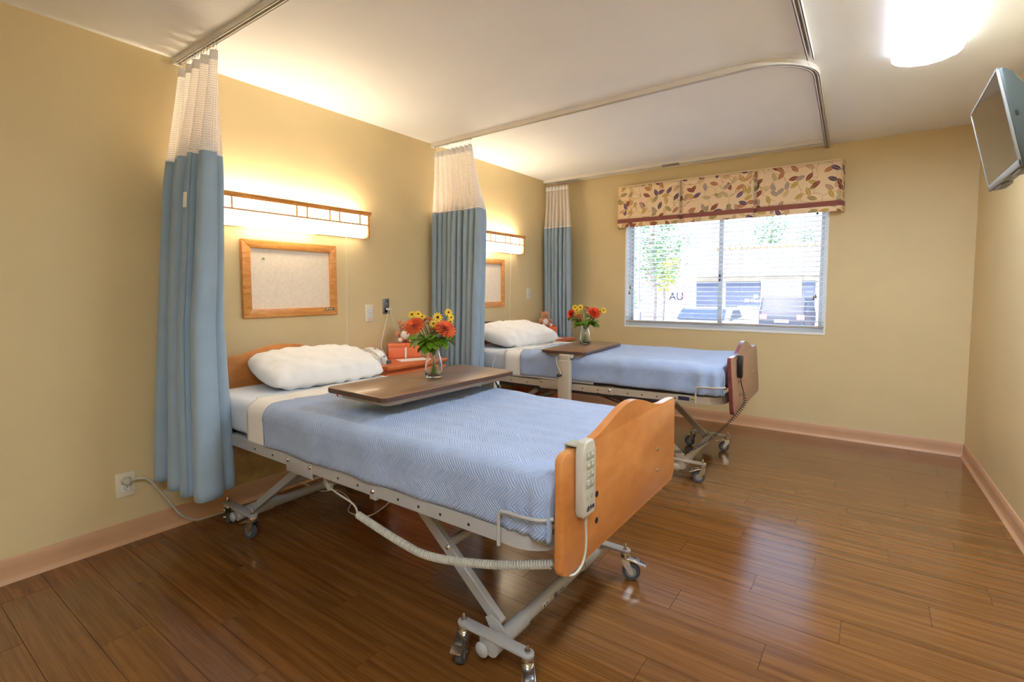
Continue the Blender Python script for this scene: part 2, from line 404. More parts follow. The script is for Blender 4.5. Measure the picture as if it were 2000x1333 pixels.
def grid(name, rows, uvs, mat, parent=None, thick=0, smooth=True, off=0):
    nr, nc = len(rows), len(rows[0])
    vs = [tuple(p) for r in rows for p in r]
    fs = [(i*nc+j, i*nc+j+1, (i+1)*nc+j+1, (i+1)*nc+j) for i in range(nr-1) for j in range(nc-1)]
    me = bpy.data.meshes.new(name); me.from_pydata(vs, [], fs)
    uv = me.uv_layers.new(name='UVMap'); fl = [q for r in uvs for q in r]
    data = []
    for f in fs:
        for k in f: data += [fl[k][0], fl[k][1]]
    uv.data.foreach_set('uv', data)
    if smooth: me.polygons.foreach_set('use_smooth', [True]*len(fs))
    me.update()
    o = link(name, me, mat, parent)
    if thick:
        md = o.modifiers.new('thickness', 'SOLIDIFY'); md.thickness = thick; md.offset = off
    return o
def cr(pts, n=8):
    """Catmull-Rom through points"""
    P = [Vector(p) for p in pts]; P = [P[0]*2-P[1]]+P+[P[-1]*2-P[-2]]; out = []
    for i in range(1, len(P)-2):
        for k in range(n):
            t = k/n; a, b, c, d = P[i-1], P[i], P[i+1], P[i+2]
            out.append(.5*((2*b)+(c-a)*t+(2*a-5*b+4*c-d)*t*t+(3*b-a-3*c+d)*t**3))
    out.append(P[-2]); return out
def coil(path, R, r, pitch, seg=9, n=5):
    P = cr(path, 40); L = [0]
    for a, b in zip(P, P[1:]): L.append(L[-1]+(b-a).length)
    turns = L[-1]/pitch; m = int(turns*seg); out = []; j = 0; last = None
    for i in range(m+1):
        s = L[-1]*i/m
        while j < len(L)-2 and L[j+1] < s: j += 1
        t = (s-L[j])/max(1e-9, L[j+1]-L[j]); p = P[j].lerp(P[j+1], t); tg = (P[j+1]-P[j]).normalized()
        if last is None: a = Vector((0, 0, 1)).cross(tg); a = a if a.length > .1 else Vector((1, 0, 0)).cross(tg)
        else: a = last-tg*last.dot(tg)
        a.normalize(); last = a; b = tg.cross(a); w = 2*PI*turns*i/m
        out.append(p+a*R*math.cos(w)+b*R*math.sin(w))
    return out
def text(name, body, size, mat, parent, loc, M3, ext=.0004, align='CENTER', bold=0):
    c = bpy.data.curves.new(name, 'FONT'); c.body = body; c.size = size; c.extrude = ext; c.align_x = align; c.align_y = 'CENTER'; c.offset = bold
    tmp = bpy.data.objects.new(name, c); COL.objects.link(tmp); bpy.context.view_layer.update()
    me = bpy.data.meshes.new_from_object(tmp.evaluated_get(bpy.context.evaluated_depsgraph_get()))
    bpy.data.objects.remove(tmp); me.materials.clear(); me.materials.append(MT[mat])
    o = bpy.data.objects.new(name, me); COL.objects.link(o); o.parent = parent
    o.matrix_local = Matrix.Translation(loc) @ M3.to_4x4(); return o
FACE_PX = Matrix(((0, 0, 1), (1, 0, 0), (0, 1, 0)))       # text read from +x, running along +y
FACE_MY = Matrix(((1, 0, 0), (0, 0, -1), (0, 1, 0)))      # text read from -y, running along +x
def rotz(a): return Matrix.Rotation(a, 3, 'Z')
def nz(x, y=0, z=0): return noise.noise(Vector((x, y, z)))

# ================================================================== the setting
D, H, Y0 = 4.951, 2.44, -1.6
RX, RT = 3.5604, math.tan(0.029624)
def xr(y): return RX+(D-y)*RT
WX0, WX1, WZ0, WZ1 = .866, 2.652, .873, 2.06
floor = MB().b2((-.1, Y0-.1, -.12), (3.95, D+.1, -.005)).build('floor', 'sub', smooth=0)
tag(floor, 'brown wood-look plank floor with a glossy finish', kind='structure')
PW, PL, GAP = .152, .93, .0016
yy = Y0; row = 0
while yy < D:
    y1 = min(yy+PW, D); off = (row*.37 % 1)*PL+random.uniform(-.05, .05)
    xx = -off; xm = xr(y1)
    while xx < xm:
        a, b = max(0, xx), min(xx+PL, xm)
        if b-a > .02:
            dz = random.uniform(-.0003, .0003)
            MB().b2((a+GAP/2, yy+GAP/2, -.0052), (b-GAP/2, y1-GAP/2, dz)).build('plank', 'plank', floor, smooth=0)
        xx += PL
    yy += PW; row += 1
ceil = MB().b2((-.2, Y0-.2, H), (4.1, D+.35, H+.15)).build('ceiling', 'ceil', smooth=0); tag(ceil, 'plain white painted ceiling', kind='structure')
wl = MB().b2((-.16, Y0-.16, -.1), (0, D+.16, H)).build('wall_left', 'wall', smooth=0); tag(wl, 'cream yellow wall behind the bed heads', kind='structure')
wb = MB()
wb.b2((0, D, -.1), (WX0, D+.16, H)); wb.b2((WX1, D, -.1), (3.9, D+.16, H))
wb.b2((WX0, D, -.1), (WX1, D+.16, WZ0)); wb.b2((WX0, D, WZ1), (WX1, D+.16, H))
wb = wb.build('wall_back', 'wall', smooth=0); tag(wb, 'cream yellow wall with the window opening', kind='structure')
wr = MB().prism([(RX, D), (xr(Y0), Y0), (xr(Y0)+.16, Y0), (RX+.16+.16, D)], 'z', -.1, H).build('wall_right', 'wall', smooth=0); tag(wr, 'cream yellow wall carrying the television', kind='structure')
wf = MB().b2((0, Y0-.16, -.1), (xr(Y0), Y0, H)).build('wall_front', 'wall', smooth=0); tag(wf, 'cream yellow wall facing the window', kind='structure')
cove = [(0, 0), (.022, 0), (.0205, .004), (.012, .013), (.0085, .024), (.007, .06), (.006, .101), (.003, .105), (0, .105)]
tag(MB().prism(cove, 'y', Y0, D).build('baseboard_left', 'base'), 'tan rubber cove base along the bed-head wall', kind='structure')
tag(MB().prism([(D-x, z) for x, z in cove], 'x', .008, RX).build('baseboard_back', 'base'), 'tan rubber cove base under the window', kind='structure')
br = MB().prism([(-x, z) for x, z in cove], 'y', 0, (D-Y0)).build('baseboard_right', 'base')
br.location = (xr(Y0), Y0, 0); br.rotation_euler = (0, 0, math.atan(RT)); tag(br, 'tan rubber cove base under the television wall', kind='structure')

# window
w1 = tag(empty('window_1', (0, 0, 0)), 'sliding aluminium window with white reveal', kind='structure')
rv = MB(); t = .012
rv.b2((WX0, D-.004, WZ0), (WX0+t, D+.15, WZ1)); rv.b2((WX1-t, D-.004, WZ0), (WX1, D+.15, WZ1))
rv.b2((WX0, D-.006, WZ0-.006), (WX1, D+.15, WZ0+t)); rv.b2((WX0, D-.004, WZ1-t), (WX1, D+.15, WZ1))
rv.build('reveal', 'wwhite', w1, smooth=0)
ix0, ix1, iz0, iz1 = WX0+t, WX1-t, WZ0+t, WZ1-t
def rectframe(mb, x0, x1, z0, z1, y0, y1, w):
    mb.b2((x0, y0, z0), (x0+w, y1, z1)); mb.b2((x1-w, y0, z0), (x1, y1, z1))
    mb.b2((x0+w, y0, z0), (x1-w, y1, z0+w)); mb.b2((x0+w, y0, z1-w), (x1-w, y1, z1)); return mb
rectframe(MB(), ix0, ix1, iz0, iz1, 5.03, 5.08, .022).build('window_frame', 'wwhite', w1, smooth=0)
for k, (a, b, y) in enumerate(((ix0+.022, 1.808, 5.033), (1.762, ix1-.022, 5.056))):
    s = rectframe(MB(), a, b, iz0+.022, iz1-.022, y, y+.02, .028).build('sash', 'wframe', w1, smooth=0)
    MB().b2((a+.028, y+.009, iz0+.05), (b-.028, y+.012, iz1-.05)).build('pane', 'pane', s, smooth=0)
MB().b2((1.775, 5.022, 1.33), (1.79, 5.033, 1.41), .002).build('latch', 'dark', w1)

# ================================================================== window dressing
bl = thing('window_blind', 'white horizontal slat blind let down inside the window', 'blind', (1.76, 4.981, WZ0+t))
bx0, bx1 = ix0+.003-1.76, ix1-.003-1.76
z_ = 2.0-(WZ0+t)
MB().b2((bx0, -.03, z_), (bx1, .03, z_+.042), .003).build('head_rail', 'slat', bl)
sm = MB()
prof = [(-.025, .0), (-.012, .0022), (.0, .003), (.012, .0022), (.025, .0)]
poly = prof+[(y, z-.0022) for y, z in prof[::-1]]
sm = sm.prism(poly, 'x', bx0, bx1).mesh('slat', 40)
sm.materials.append(MT['slat'])
zs = z_-.045; rail_z = .046
while zs > rail_z+.03:
    inst('slat', sm, bl, (0, 0, zs), (math.radians(-8), 0, 0)); zs -= .0425
MB().b2((bx0, -.026, rail_z-.012), (bx1, .026, rail_z+.006), .004).build('bottom_rail', 'rail', bl)
for x in (-.74, -.28, .22, .72):
    for y in (-.027, .027): MB().cyl((x, y, rail_z), (x, y, z_), .0009, n=5).build('ladder_cord', 'white', bl)
for x, zb in ((.80, .30), (.815, .315), (-.835, .40), (-.845, .345)):
    c = MB().cyl((x, -.033, zb), (x, -.033, z_), .0009, n=5).build('pull_cord', 'putty', bl)
    MB().lathe([(0, .03), (.004, .03), (.005, .012), (.0085, .004), (.0085, -.004), (0, -.004)], (x, -.033, zb-.02), 10).build('tassel', 'brass', c)
MB().ball((.805, -.033, 1.0), .010).build('cord_stop', 'dark', bl)

va = thing('window_valance', 'box pleated valance with leaf print and maroon band above the window', 'valance', (1.777, D, 1.86))
VW, VB, VT = .957, .02, .425
def vgrid(name, x0, x1, y0, y1, z0, z1, mat, par, nx=14, nzv=12, flare=.0, seed=0):
    rows, uv = [], []
    for i in range(nzv+1):
        a = i/nzv; z = z0+(z1-z0)*a; r_, u_ = [], []
        for j in range(nx+1):
            b_ = j/nx; x = x0+(x1-x0)*b_; y = y0+(y1-y0)*b_
            y -= flare*(1-a)**1.5+.003*nz(x*7, z*4, seed)
            r_.append((x, y, z)); u_.append((x*1.0+seed*.37+(y if abs(y1-y0) > .03 else 0), z))
        rows.append(r_); uv.append(u_)
    return grid(name, rows, uv, mat, par, .004)
YF = -.092
seams = [-VW, -.315, .325, VW]
for k in range(3):
    a, b = seams[k]+(.012 if k else 0), seams[k+1]-(.012 if k < 2 else 0)
    # bottom flap, maroon band, main field
    p = vgrid('front_panel', a, b, YF, YF, .105, VT, 'print_', va, seed=k, flare=.008)
    vgrid('lower_border', a, b, YF-.008, YF-.008, VB, .065, 'print_', p, seed=k, flare=.004)
    vgrid('maroon_band', a, b, YF-.0085, YF-.0085, .065, .105, 'band', p, seed=k, flare=0)
for x in (seams[1], seams[2]):
    p = vgrid('pleat', x-.022, x+.022, YF+.014, YF+.014, .10, VT, 'print_', va, nx=3, seed=5)
    vgrid('pleat_border', x-.022, x+.022, YF+.008, YF+.008, VB, .062, 'print_', p, nx=3, seed=4)
    vgrid('pleat_band', x-.022, x+.022, YF+.008, YF+.008, .062, .10, 'band', p, nx=3, seed=4)
for s in (-1, 1):
    p = vgrid('side_panel', s*VW, s*(VW+.012), YF, -.004, .105, VT, 'print_', va, nx=4, seed=8)
    vgrid('side_band', s*(VW+.001), s*(VW+.02), YF, -.004, .065, .105, 'band', p, nx=4, seed=8)
    vgrid('side_border', s*(VW+.001), s*(VW+.022), YF, -.004, VB, .065, 'print_', p, nx=4, seed=8)
MB().b2((-VW, YF, VT), (VW, -.002, VT+.012), .003).build('top_board', 'print_', va)

# ================================================================== curtain tracks
def arc(cx, cy, r, a0, a1, n=12): return [(cx+r*math.cos(a0+(a1-a0)*k/n), cy+r*math.sin(a0+(a1-a0)*k/n)) for k in range(n+1)]
def make_track(label, pts, kinks=()):
    o = thing('curtain_track', label, 'curtain track', (pts[0][0], pts[0][1], H-.03))
    P = [(x-pts[0][0], y-pts[0][1], 0) for x, y in pts]
    MB().sweep(P, .030, .004, dz=.028).build('track_top', 'track', o, smooth=30)
    for sd in (-1, 1): MB().sweep(P, .004, .028, dz=.014, off=sd*.0135).build('track_wall', 'track', o, smooth=30)
    for sd in (-1, 1): MB().sweep(P, .009, .003, dz=.0015, off=sd*.0105).build('track_lip', 'track', o, smooth=30)
    e = P[0]; MB().b2((e[0]-.006, e[1]-.02, -.004), (e[0]+.008, e[1]+.02, .03), .002).build('end_plate', 'track', o)
    return o
make_track('ceiling curtain track bending around the bed with the tan footboard',
           [(.012, 1.165), (.6, 1.167), (1.4, 1.168), (2.3, 1.168)]+arc(2.37, 1.468, .30, -PI/2, 0)+[(2.675, 2.2), (2.668, 3.02)])
make_track('ceiling curtain track with rounded corner running to the window wall',
           [(.012, 3.02), (1.0, 2.99), (2.36, 2.955)]+arc(2.375, 3.255, .30, -PI/2, 0)+[(2.655, 3.9), (2.622, D-.006)])
t3 = make_track('short straight curtain track alongside the window wall', [(.012, 4.735), (1.3, 4.735), (2.60, 4.755)])
MB().b2((1.30, -.022, -.004), (1.46, .024, .008), .002).build('joint_cover', 'brush', t3)

# ================================================================== curtains
def make_curtain(label, levels, nf, seed, tagrow=None, ncol=None):
    """levels: list of (z, x0, x1, yc, amp) from top to bottom; first gap is net, the rest cloth"""
    x0, yc = levels[0][1], levels[0][3]
    o = thing('privacy_curtain', label, 'curtain', (0, yc, levels[-1][0]))
    rnd = random.Random(seed); NC = ncol or nf*22
    jit = [rnd.uniform(-.5, .5) for _ in range(nf*2+2)]; am = [rnd.uniform(.65, 1.25) for _ in range(nf*2+2)]
    def at(z):
        for A, B in zip(levels, levels[1:]):
            if A[0] >= z >= B[0]-1e-6:
                t = (A[0]-z)/(A[0]-B[0]); t = t*t*(3-2*t) if False else t
                return [a+(b-a)*t for a, b in zip(A[1:], B[1:])]
        return levels[-1][1:]
    def pt(t, z):
        a0, a1, c, am_ = at(z); ph = t*nf*2; k = int(min(ph, nf*2-1e-6)); f = ph-k
        A = am[k]*(1-f)+am[k+1]*f; J = jit[k]*(1-f)+jit[k+1]*f
        s = math.sin(ph*PI); s = math.copysign(abs(s)**.75, s)
        loose = min(1, (levels[0][0]-z)/.6)
        x = a0+(a1-a0)*(t+.35*J/nf*loose)-.22*am_*math.sin(2*ph*PI)*loose
        x += .006*nz(t*9, z*1.3, seed)*loose
        y = c+am_*A*s*(.6+.4*loose)+.012*nz(t*6, z*1.1, seed+3)*loose
        return (max(x, .012), y-yc, z-levels[-1][0])
    def part(name, za, zb, mat, n, par=o, t0=0, t1=1, nrm=0, th=.003):
        rows, uv = [], []
        for i in range(n+1):
            z = za+(zb-za)*i/n; r_ = []; u_ = []; acc = 0; last = None
            m = max(4, int(NC*(t1-t0)))
            for j in range(m+1):
                p = pt(t0+(t1-t0)*j/m, z)
                if nrm: p = (p[0]+nrm*.6, p[1]-nrm, p[2])
                if last is not None: acc += math.hypot(p[0]-last[0], p[1]-last[1])
                last = p; r_.append(p); u_.append((j/m*2.0*(t1-t0), z))
            rows.append(r_); uv.append(u_)
        return grid(name, rows, uv, mat, par, th)
    zt, zm, zb = levels[0][0], levels[1][0], levels[-1][0]
    part('heading_band', zt, zt-.045, 'netband', 2)
    part('net_top', zt-.045, zm, 'net', 16, th=0)
    c = part('cloth', zm, zb, 'curtain', 44)
    part('seam', zm+.006, zm-.004, 'netband', 1, c, nrm=.002)
    if tagrow:
        part('edge_hem', zm, zb, 'curthem', 44, c, tagrow[0], tagrow[0]+.035, nrm=.004)
        part('white_tag', tagrow[1], tagrow[1]-.07, 'paper', 2, c, tagrow[0]+.004, tagrow[0]+.03, nrm=.009, th=.001)
    hk = MB(); hk.tube(cr([(0, .004, 0), (0, .006, .012), (0, 0, .02), (0, 0, .034), (0, -.005, .04), (0, 0, .047)], 5), .0014, 5); hk.ball((0, 0, .05), .005)
    hm = hk.mesh('hook'); hm.materials.append(MT['chrome'])
    m = nf*2+3
    for k in range(m):
        t = (k+.5)/m; p = pt(t, zt); inst('hook', hm, o, (p[0], 0, p[2]-.006), (0, 0, rnd.uniform(0, 3)))
    return o
make_curtain('blue privacy curtain with net top gathered beside the power outlet, white tag',
             [(2.362, .035, .455, 1.165, .045), (1.885, .05, .485, 1.125, .075), (1.1, .03, .47, 1.09, .095), (.30, .02, .545, 1.065, .115)], 5, 3, tagrow=(.735, 1.70))
make_curtain('blue privacy curtain with net top bunched between the two beds',
             [(2.362, .03, .43, 3.015, .04), (1.87, .02, .54, 3.01, .06), (1.1, .02, .52, 3.0, .065), (.34, .02, .50, 2.99, .07)], 9, 11)
make_curtain('blue privacy curtain with net top in the corner by the window',
             [(2.362, .03, .305, 4.735, .035), (1.92, .015, .345, 4.735, .055), (1.1, .015, .345, 4.74, .055), (.34, .015, .35, 4.745, .06)], 7, 23)

# ================================================================== over-bed lamps
def make_lamp(y0, y1, dy, label):
    o = thing('overbed_lamp', label, 'wall lamp', (0, (y0+y1)/2+dy, 1.615), group='over-bed wall lamps')
    a, b = y0-(y0+y1)/2, y1-(y0+y1)/2
    MB().b2((.001, a+.01, .0), (.02, b-.01, .16), .002).build('back_plate', 'white', o)
    MB().prism([(.021, .0), (.06, -.004), (.088, .004), (.097, .02), (.097, .146), (.094, .146), (.094, .022), (.086, .008), (.06, .000), (.025, .003), (.025, .146), (.021, .146)], 'y', a+.012, b-.012).build('diffuser', 'lamp', o, smooth=0)
    MB().b2((.026, a+.02, .150), (.083, b-.02, .160)).build('lamp_tubes', 'tubes', o, smooth=0)
    MB().b2((.03, a+.25, -.006), (.088, b-.38, -.0045)).build('down_light', 'lamp2', o, smooth=0)
    MB().prism([(.085, .150), (.104, .146), (.112, .156), (.118, .168), (.118, .174), (.085, .174)], 'y', a-.012, b+.016).build('crown_moulding', 'oak', o, smooth=0)
    MB().b2((.098, a, .078), (.106, b, .087)).build('cross_rail', 'oak', o, smooth=0)
    for y in (1.31, 1.37, 1.752, 1.822, 1.982, 2.054, 2.216):
        MB().b2((.098, y-.004-(y0+y1)/2, .087), (.105, y+.004-(y0+y1)/2, .147)).build('muntin', 'oak', o, smooth=0)
    for y in (a, b): MB().b2((.02, y-.006, -.004), (.107, y+.006, .15), .001).build('end_cap', 'oak', o)
    c = MB().tube([(.05, .385, -.0), (.045, .39, -.2), (.03, .395, -.45), (.02, .40, -.735)], .0016, 6).build('pull_cord', 'white', o)
    MB().lathe([(0, .012), (.004, .01), (.006, 0), (.004, -.012), (0, -.014)], (.02, .40, -.745), 8).build('cord_knob', 'white', c)
    return o
make_lamp(1.22, 2.287, 0, 'long lit wall lamp with oak grille above the bed with maple headboard')
make_lamp(1.22, 2.287, 1.912, 'long lit wall lamp with oak grille above the bed with mahogany headboard')

# ================================================================== bulletin boards
def make_board(dy, label):
    o = thing('bulletin_board', label, 'board', (0, 1.766+dy, 1.087), group='framed boards on the bed-head wall')
    w, h, f = .313, .46, .05
    MB().b2((.002, -w+.01, .01), (.01, w-.01, h-.01)).build('pin_panel', 'panel', o, smooth=0)
    for s in (0, 1):
        z = h if s else 0
        MB().prism([(-w, z), (w, z), (w-f, z+(f if not s else -f)), (-w+f, z+(f if not s else -f))], 'x', .001, .024, .003).build('frame_rail', 'oak', o)
    for s in (-1, 1):
        MB().prism([(s*w, 0), (s*w, h), (s*(w-f), h-f), (s*(w-f), f)], 'x', .001, .024, .003).build('frame_stile', 'oak', o)
    if dy == 0:
        lb = MB().b2((.0242, .222, .030), (.0255, .282, .047)).build('name_plate', 'black', o)
        MB().cyl((.0255, .231, .0385), (.0259, .231, .0385), .006, n=12).build('name_plate_mark', 'white', lb)
        for k in range(4): MB().b2((.0255, .241+k*.009, .034), (.0258, .247+k*.009, .043)).build('name_plate_letter', 'ivory', lb, smooth=0)
        for y in (-.185, -.178): MB().ball((.012, y, .352), .004, u=8, v=6).build('push_pin', 'leaf', o)
    else:
        MB().cyl((.024, .29, .028), (.0265, .29, .028), .006, n=10).build('screw_cap', 'white', o)
    return o
make_board(0, 'oak framed beige bulletin board with black name plate above the maple headboard')
make_board(1.908, 'oak framed beige bulletin board partly hidden by the curtain between the beds')

# ================================================================== outlets and jacks
def make_outlet(loc, w, h, label, blank_top=False, mat='ivory'):
    o = thing('wall_outlet', label, 'outlet', loc)
    MB().b2((0, -w/2, -h/2), (.006, w/2, h/2), .002).build('cover_plate', mat, o)
    for s in (-1, 1):
        if blank_top and s > 0: continue
        r = MB().b2((.005, -.0165, s*.0195-.0145), (.0085, .0165, s*.0195+.0145), .004).build('receptacle', 'white' if mat == 'ivory' else mat, o)
        for y in (-.006, .006): MB().b2((.0084, y-.001, s*.0195-.001), (.0089, y+.001, s*.0195+.008)).build('slot', 'hole', r, smooth=0)
        MB().cyl((.0084, 0, s*.0195-.007), (.0089, 0, s*.0195-.007), .0025, n=8).build('ground_slot', 'hole', r)
    MB().cyl((.005, 0, 0), (.0075, 0, 0), .003, n=8).build('screw', 'brush', o)
    return o
make_outlet((0, .857, .293), .08, .122, 'ivory wall outlet with a grey plug pushed in above the floor', True)
make_outlet((0, 2.357, 1.084), .077, .124, 'ivory double wall outlet between the framed board and steel jack plate')
make_outlet((0, 4.432, 1.21), .07, .115, 'ivory double wall outlet near the corner curtain')
jk = thing('jack_plate', 'steel jack plate with white adapter above the telephone', 'jack plate', (0, 2.512, 1.128))
MB().b2((0, -.03, -.057), (.005, .03, .057), .0015).build('cover_plate', 'brush', jk)
for z, r in ((.035, .006), (.018, .008)): MB().cyl((.004, .006, z), (.010, .006, z), r, r*.7, n=10).build('jack', 'chrome', jk)
MB().b2((.004, -.014, -.045), (.007, .014, -.012), .001).build('socket', 'hole', jk)
ad = MB().b2((.008, -.006, -.028), (.03, .034, -.012), .003).build('splitter', 'white', jk)
MB().tube(cr([(.02, .004, -.022), (.022, .0, -.06), (.035, -.05, -.18), (.07, -.105, -.29), (.13, -.12, -.335)], 6), .002, 6).build('line_cord', 'white', jk)
MB().tube(cr([(.02, .03, -.022), (.022, .036, -.07), (.03, .06, -.16), (.035, .07, -.25), (.03, .07, -.36)], 6), .002, 6).build('line_cord', 'white', jk)
# plug with cord into the lower outlet
pc = thing('power_cord', 'grey power cord from outlet down to bed wheels along baseboard', 'power cord', (.03, 1.2, .006))
q = lambda x, y, z: (x-.03, y-1.2, z-.006)
pl = MB().cyl(q(.0085, .86, .312), q(.03, .86, .312), .021, .018, n=18); pl.ball(q(.03, .86, .312), (.008, .018, .018)); pl = pl.build('plug', 'putty', pc)
MB().tube(cr([q(.03, .862, .31), q(.032, .895, .315), q(.05, .94, .30), q(.075, 1.0, .20), q(.09, 1.06, .09), q(.085, 1.13, .03), q(.06, 1.2, .012), q(.06, 1.3, .008), q(.10, 1.42, .008), q(.09, 1.55, .008), q(.14, 1.68, .008), q(.2, 1.8, .008)], 8), .0052, 8).build('cord', 'putty', pc)
wc = thing('extension_cable', 'white cable looping over the floor under the bed with maple boards', 'cable', (.2, 1.6, 0))
q = lambda x, y, z: (x-.2, y-1.6, z)
MB().tube(cr([q(.08, 1.36, .004), q(.06, 1.48, .004), q(.12, 1.55, .03), q(.06, 1.64, .07), q(.12, 1.74, .04), q(.22, 1.78, .004), q(.3, 1.85, .004), q(.5, 1.8, .004), q(.62, 1.7, .004), q(.8, 1.72, .03), q(.95, 1.8, .2), q(1.0, 1.75, .42)], 8), .0035, 6).build('cord', 'white', wc)
fl = [(1.30, .115), (1.30, .47), (1.42, .50), (1.62, .48), (1.74, .40), (1.755, .115)]
tag(MB().prism(fl, 'x', .0005, .004).build('wall_film', 'film'), 'glossy peeling plastic film on the wall under the maple bed', 'wall film')

# ================================================================== hospital beds
def hump_poly(hw, zb, ze, zc, hwid=.33, rb=.03, rt=.025, n=36):
    P = []
    P += [(-hw+rb-rb*math.cos(a), zb+rb-rb*math.sin(a)) for a in [PI/2*k/5 for k in range(6)]][0:]
    P += [(hw-rb+rb*math.sin(a), zb+rb-rb*math.cos(a)) for a in [PI/2*k/5 for k in range(6)]]
    top = []
    for k in range(n+1):
        y = hw-rt-(2*hw-2*rt)*k/n
        h = math.cos(min(1, abs(y)/hwid)*PI/2)**2
        top.append((y, ze+(zc-ze)*h))
    c0 = [(hw-rt+rt*math.cos(a), ze-rt+rt*math.sin(a)) for a in [PI/2*k/4 for k in range(4)]]
    c1 = [(-hw+rt-rt*math.sin(a), ze-rt+rt*math.cos(a)) for a in [PI/2*k/4 for k in range(1, 5)]]
    return P+c0+top+c1
def caster(parent, x, y, ang, brake=True, ztop=.125):
    """a swivel caster whose stem stands at (x, y)"""
    e = empty('caster', (x, y, 0), ang, parent)
    MB().lathe([(0, .155), (.004, .154), (.006, .148), (.0065, .138), (.010, .137), (.010, .128), (0, .128)], n=10).build('stem_nut', 'chrome', e)
    f = MB(); f.lathe([(0, ztop-.007), (.021, ztop-.007), (.023, ztop-.014), (.022, ztop-.026), (.017, ztop-.034), (0, ztop-.034)], n=16)
    for s in (-1, 1): f.prism([(-.016, .094), (.014, .094), (.034, .036), (.030, .028), (.018, .028), (-.012, .07)], 'y', s*.018-.0015, s*.018+.0015)
    f.cyl((.024, -.022, .038), (.024, .022, .038), .005, n=8)
    f.build('fork', 'chrome', e)
    R = Matrix.Rotation(PI/2, 3, 'X')
    MB().lathe([(.022, -.013), (.035, -.013), (.0375, -.009), (.0378, 0), (.0375, .009), (.035, .013), (.022, .013)], (.024, 0, .038), 24, R).build('tyre', 'rubber', e)
    MB().lathe([(0, -.012), (.006, -.013), (.012, -.010), (.023, -.012), (.023, .012), (.012, .010), (.006, .013), (0, .012)], (.024, 0, .038), 20, R).build('hub', 'hub', e)
    if brake:
        b = MB(); b.prism([(-.012, .10), (.03, .094), (.062, .082), (.085, .072), (.086, .068), (.060, .076), (.028, .087), (-.012, .092)], 'y', -.02, .02, .001)
        b.build('brake_pedal', 'chrome', e)
        MB().box((.052, 0, .087), (.016, .026, .006), Matrix.Rotation(.3, 3, 'Y'), .002).build('brake_catch', 'brush', e)
    return e
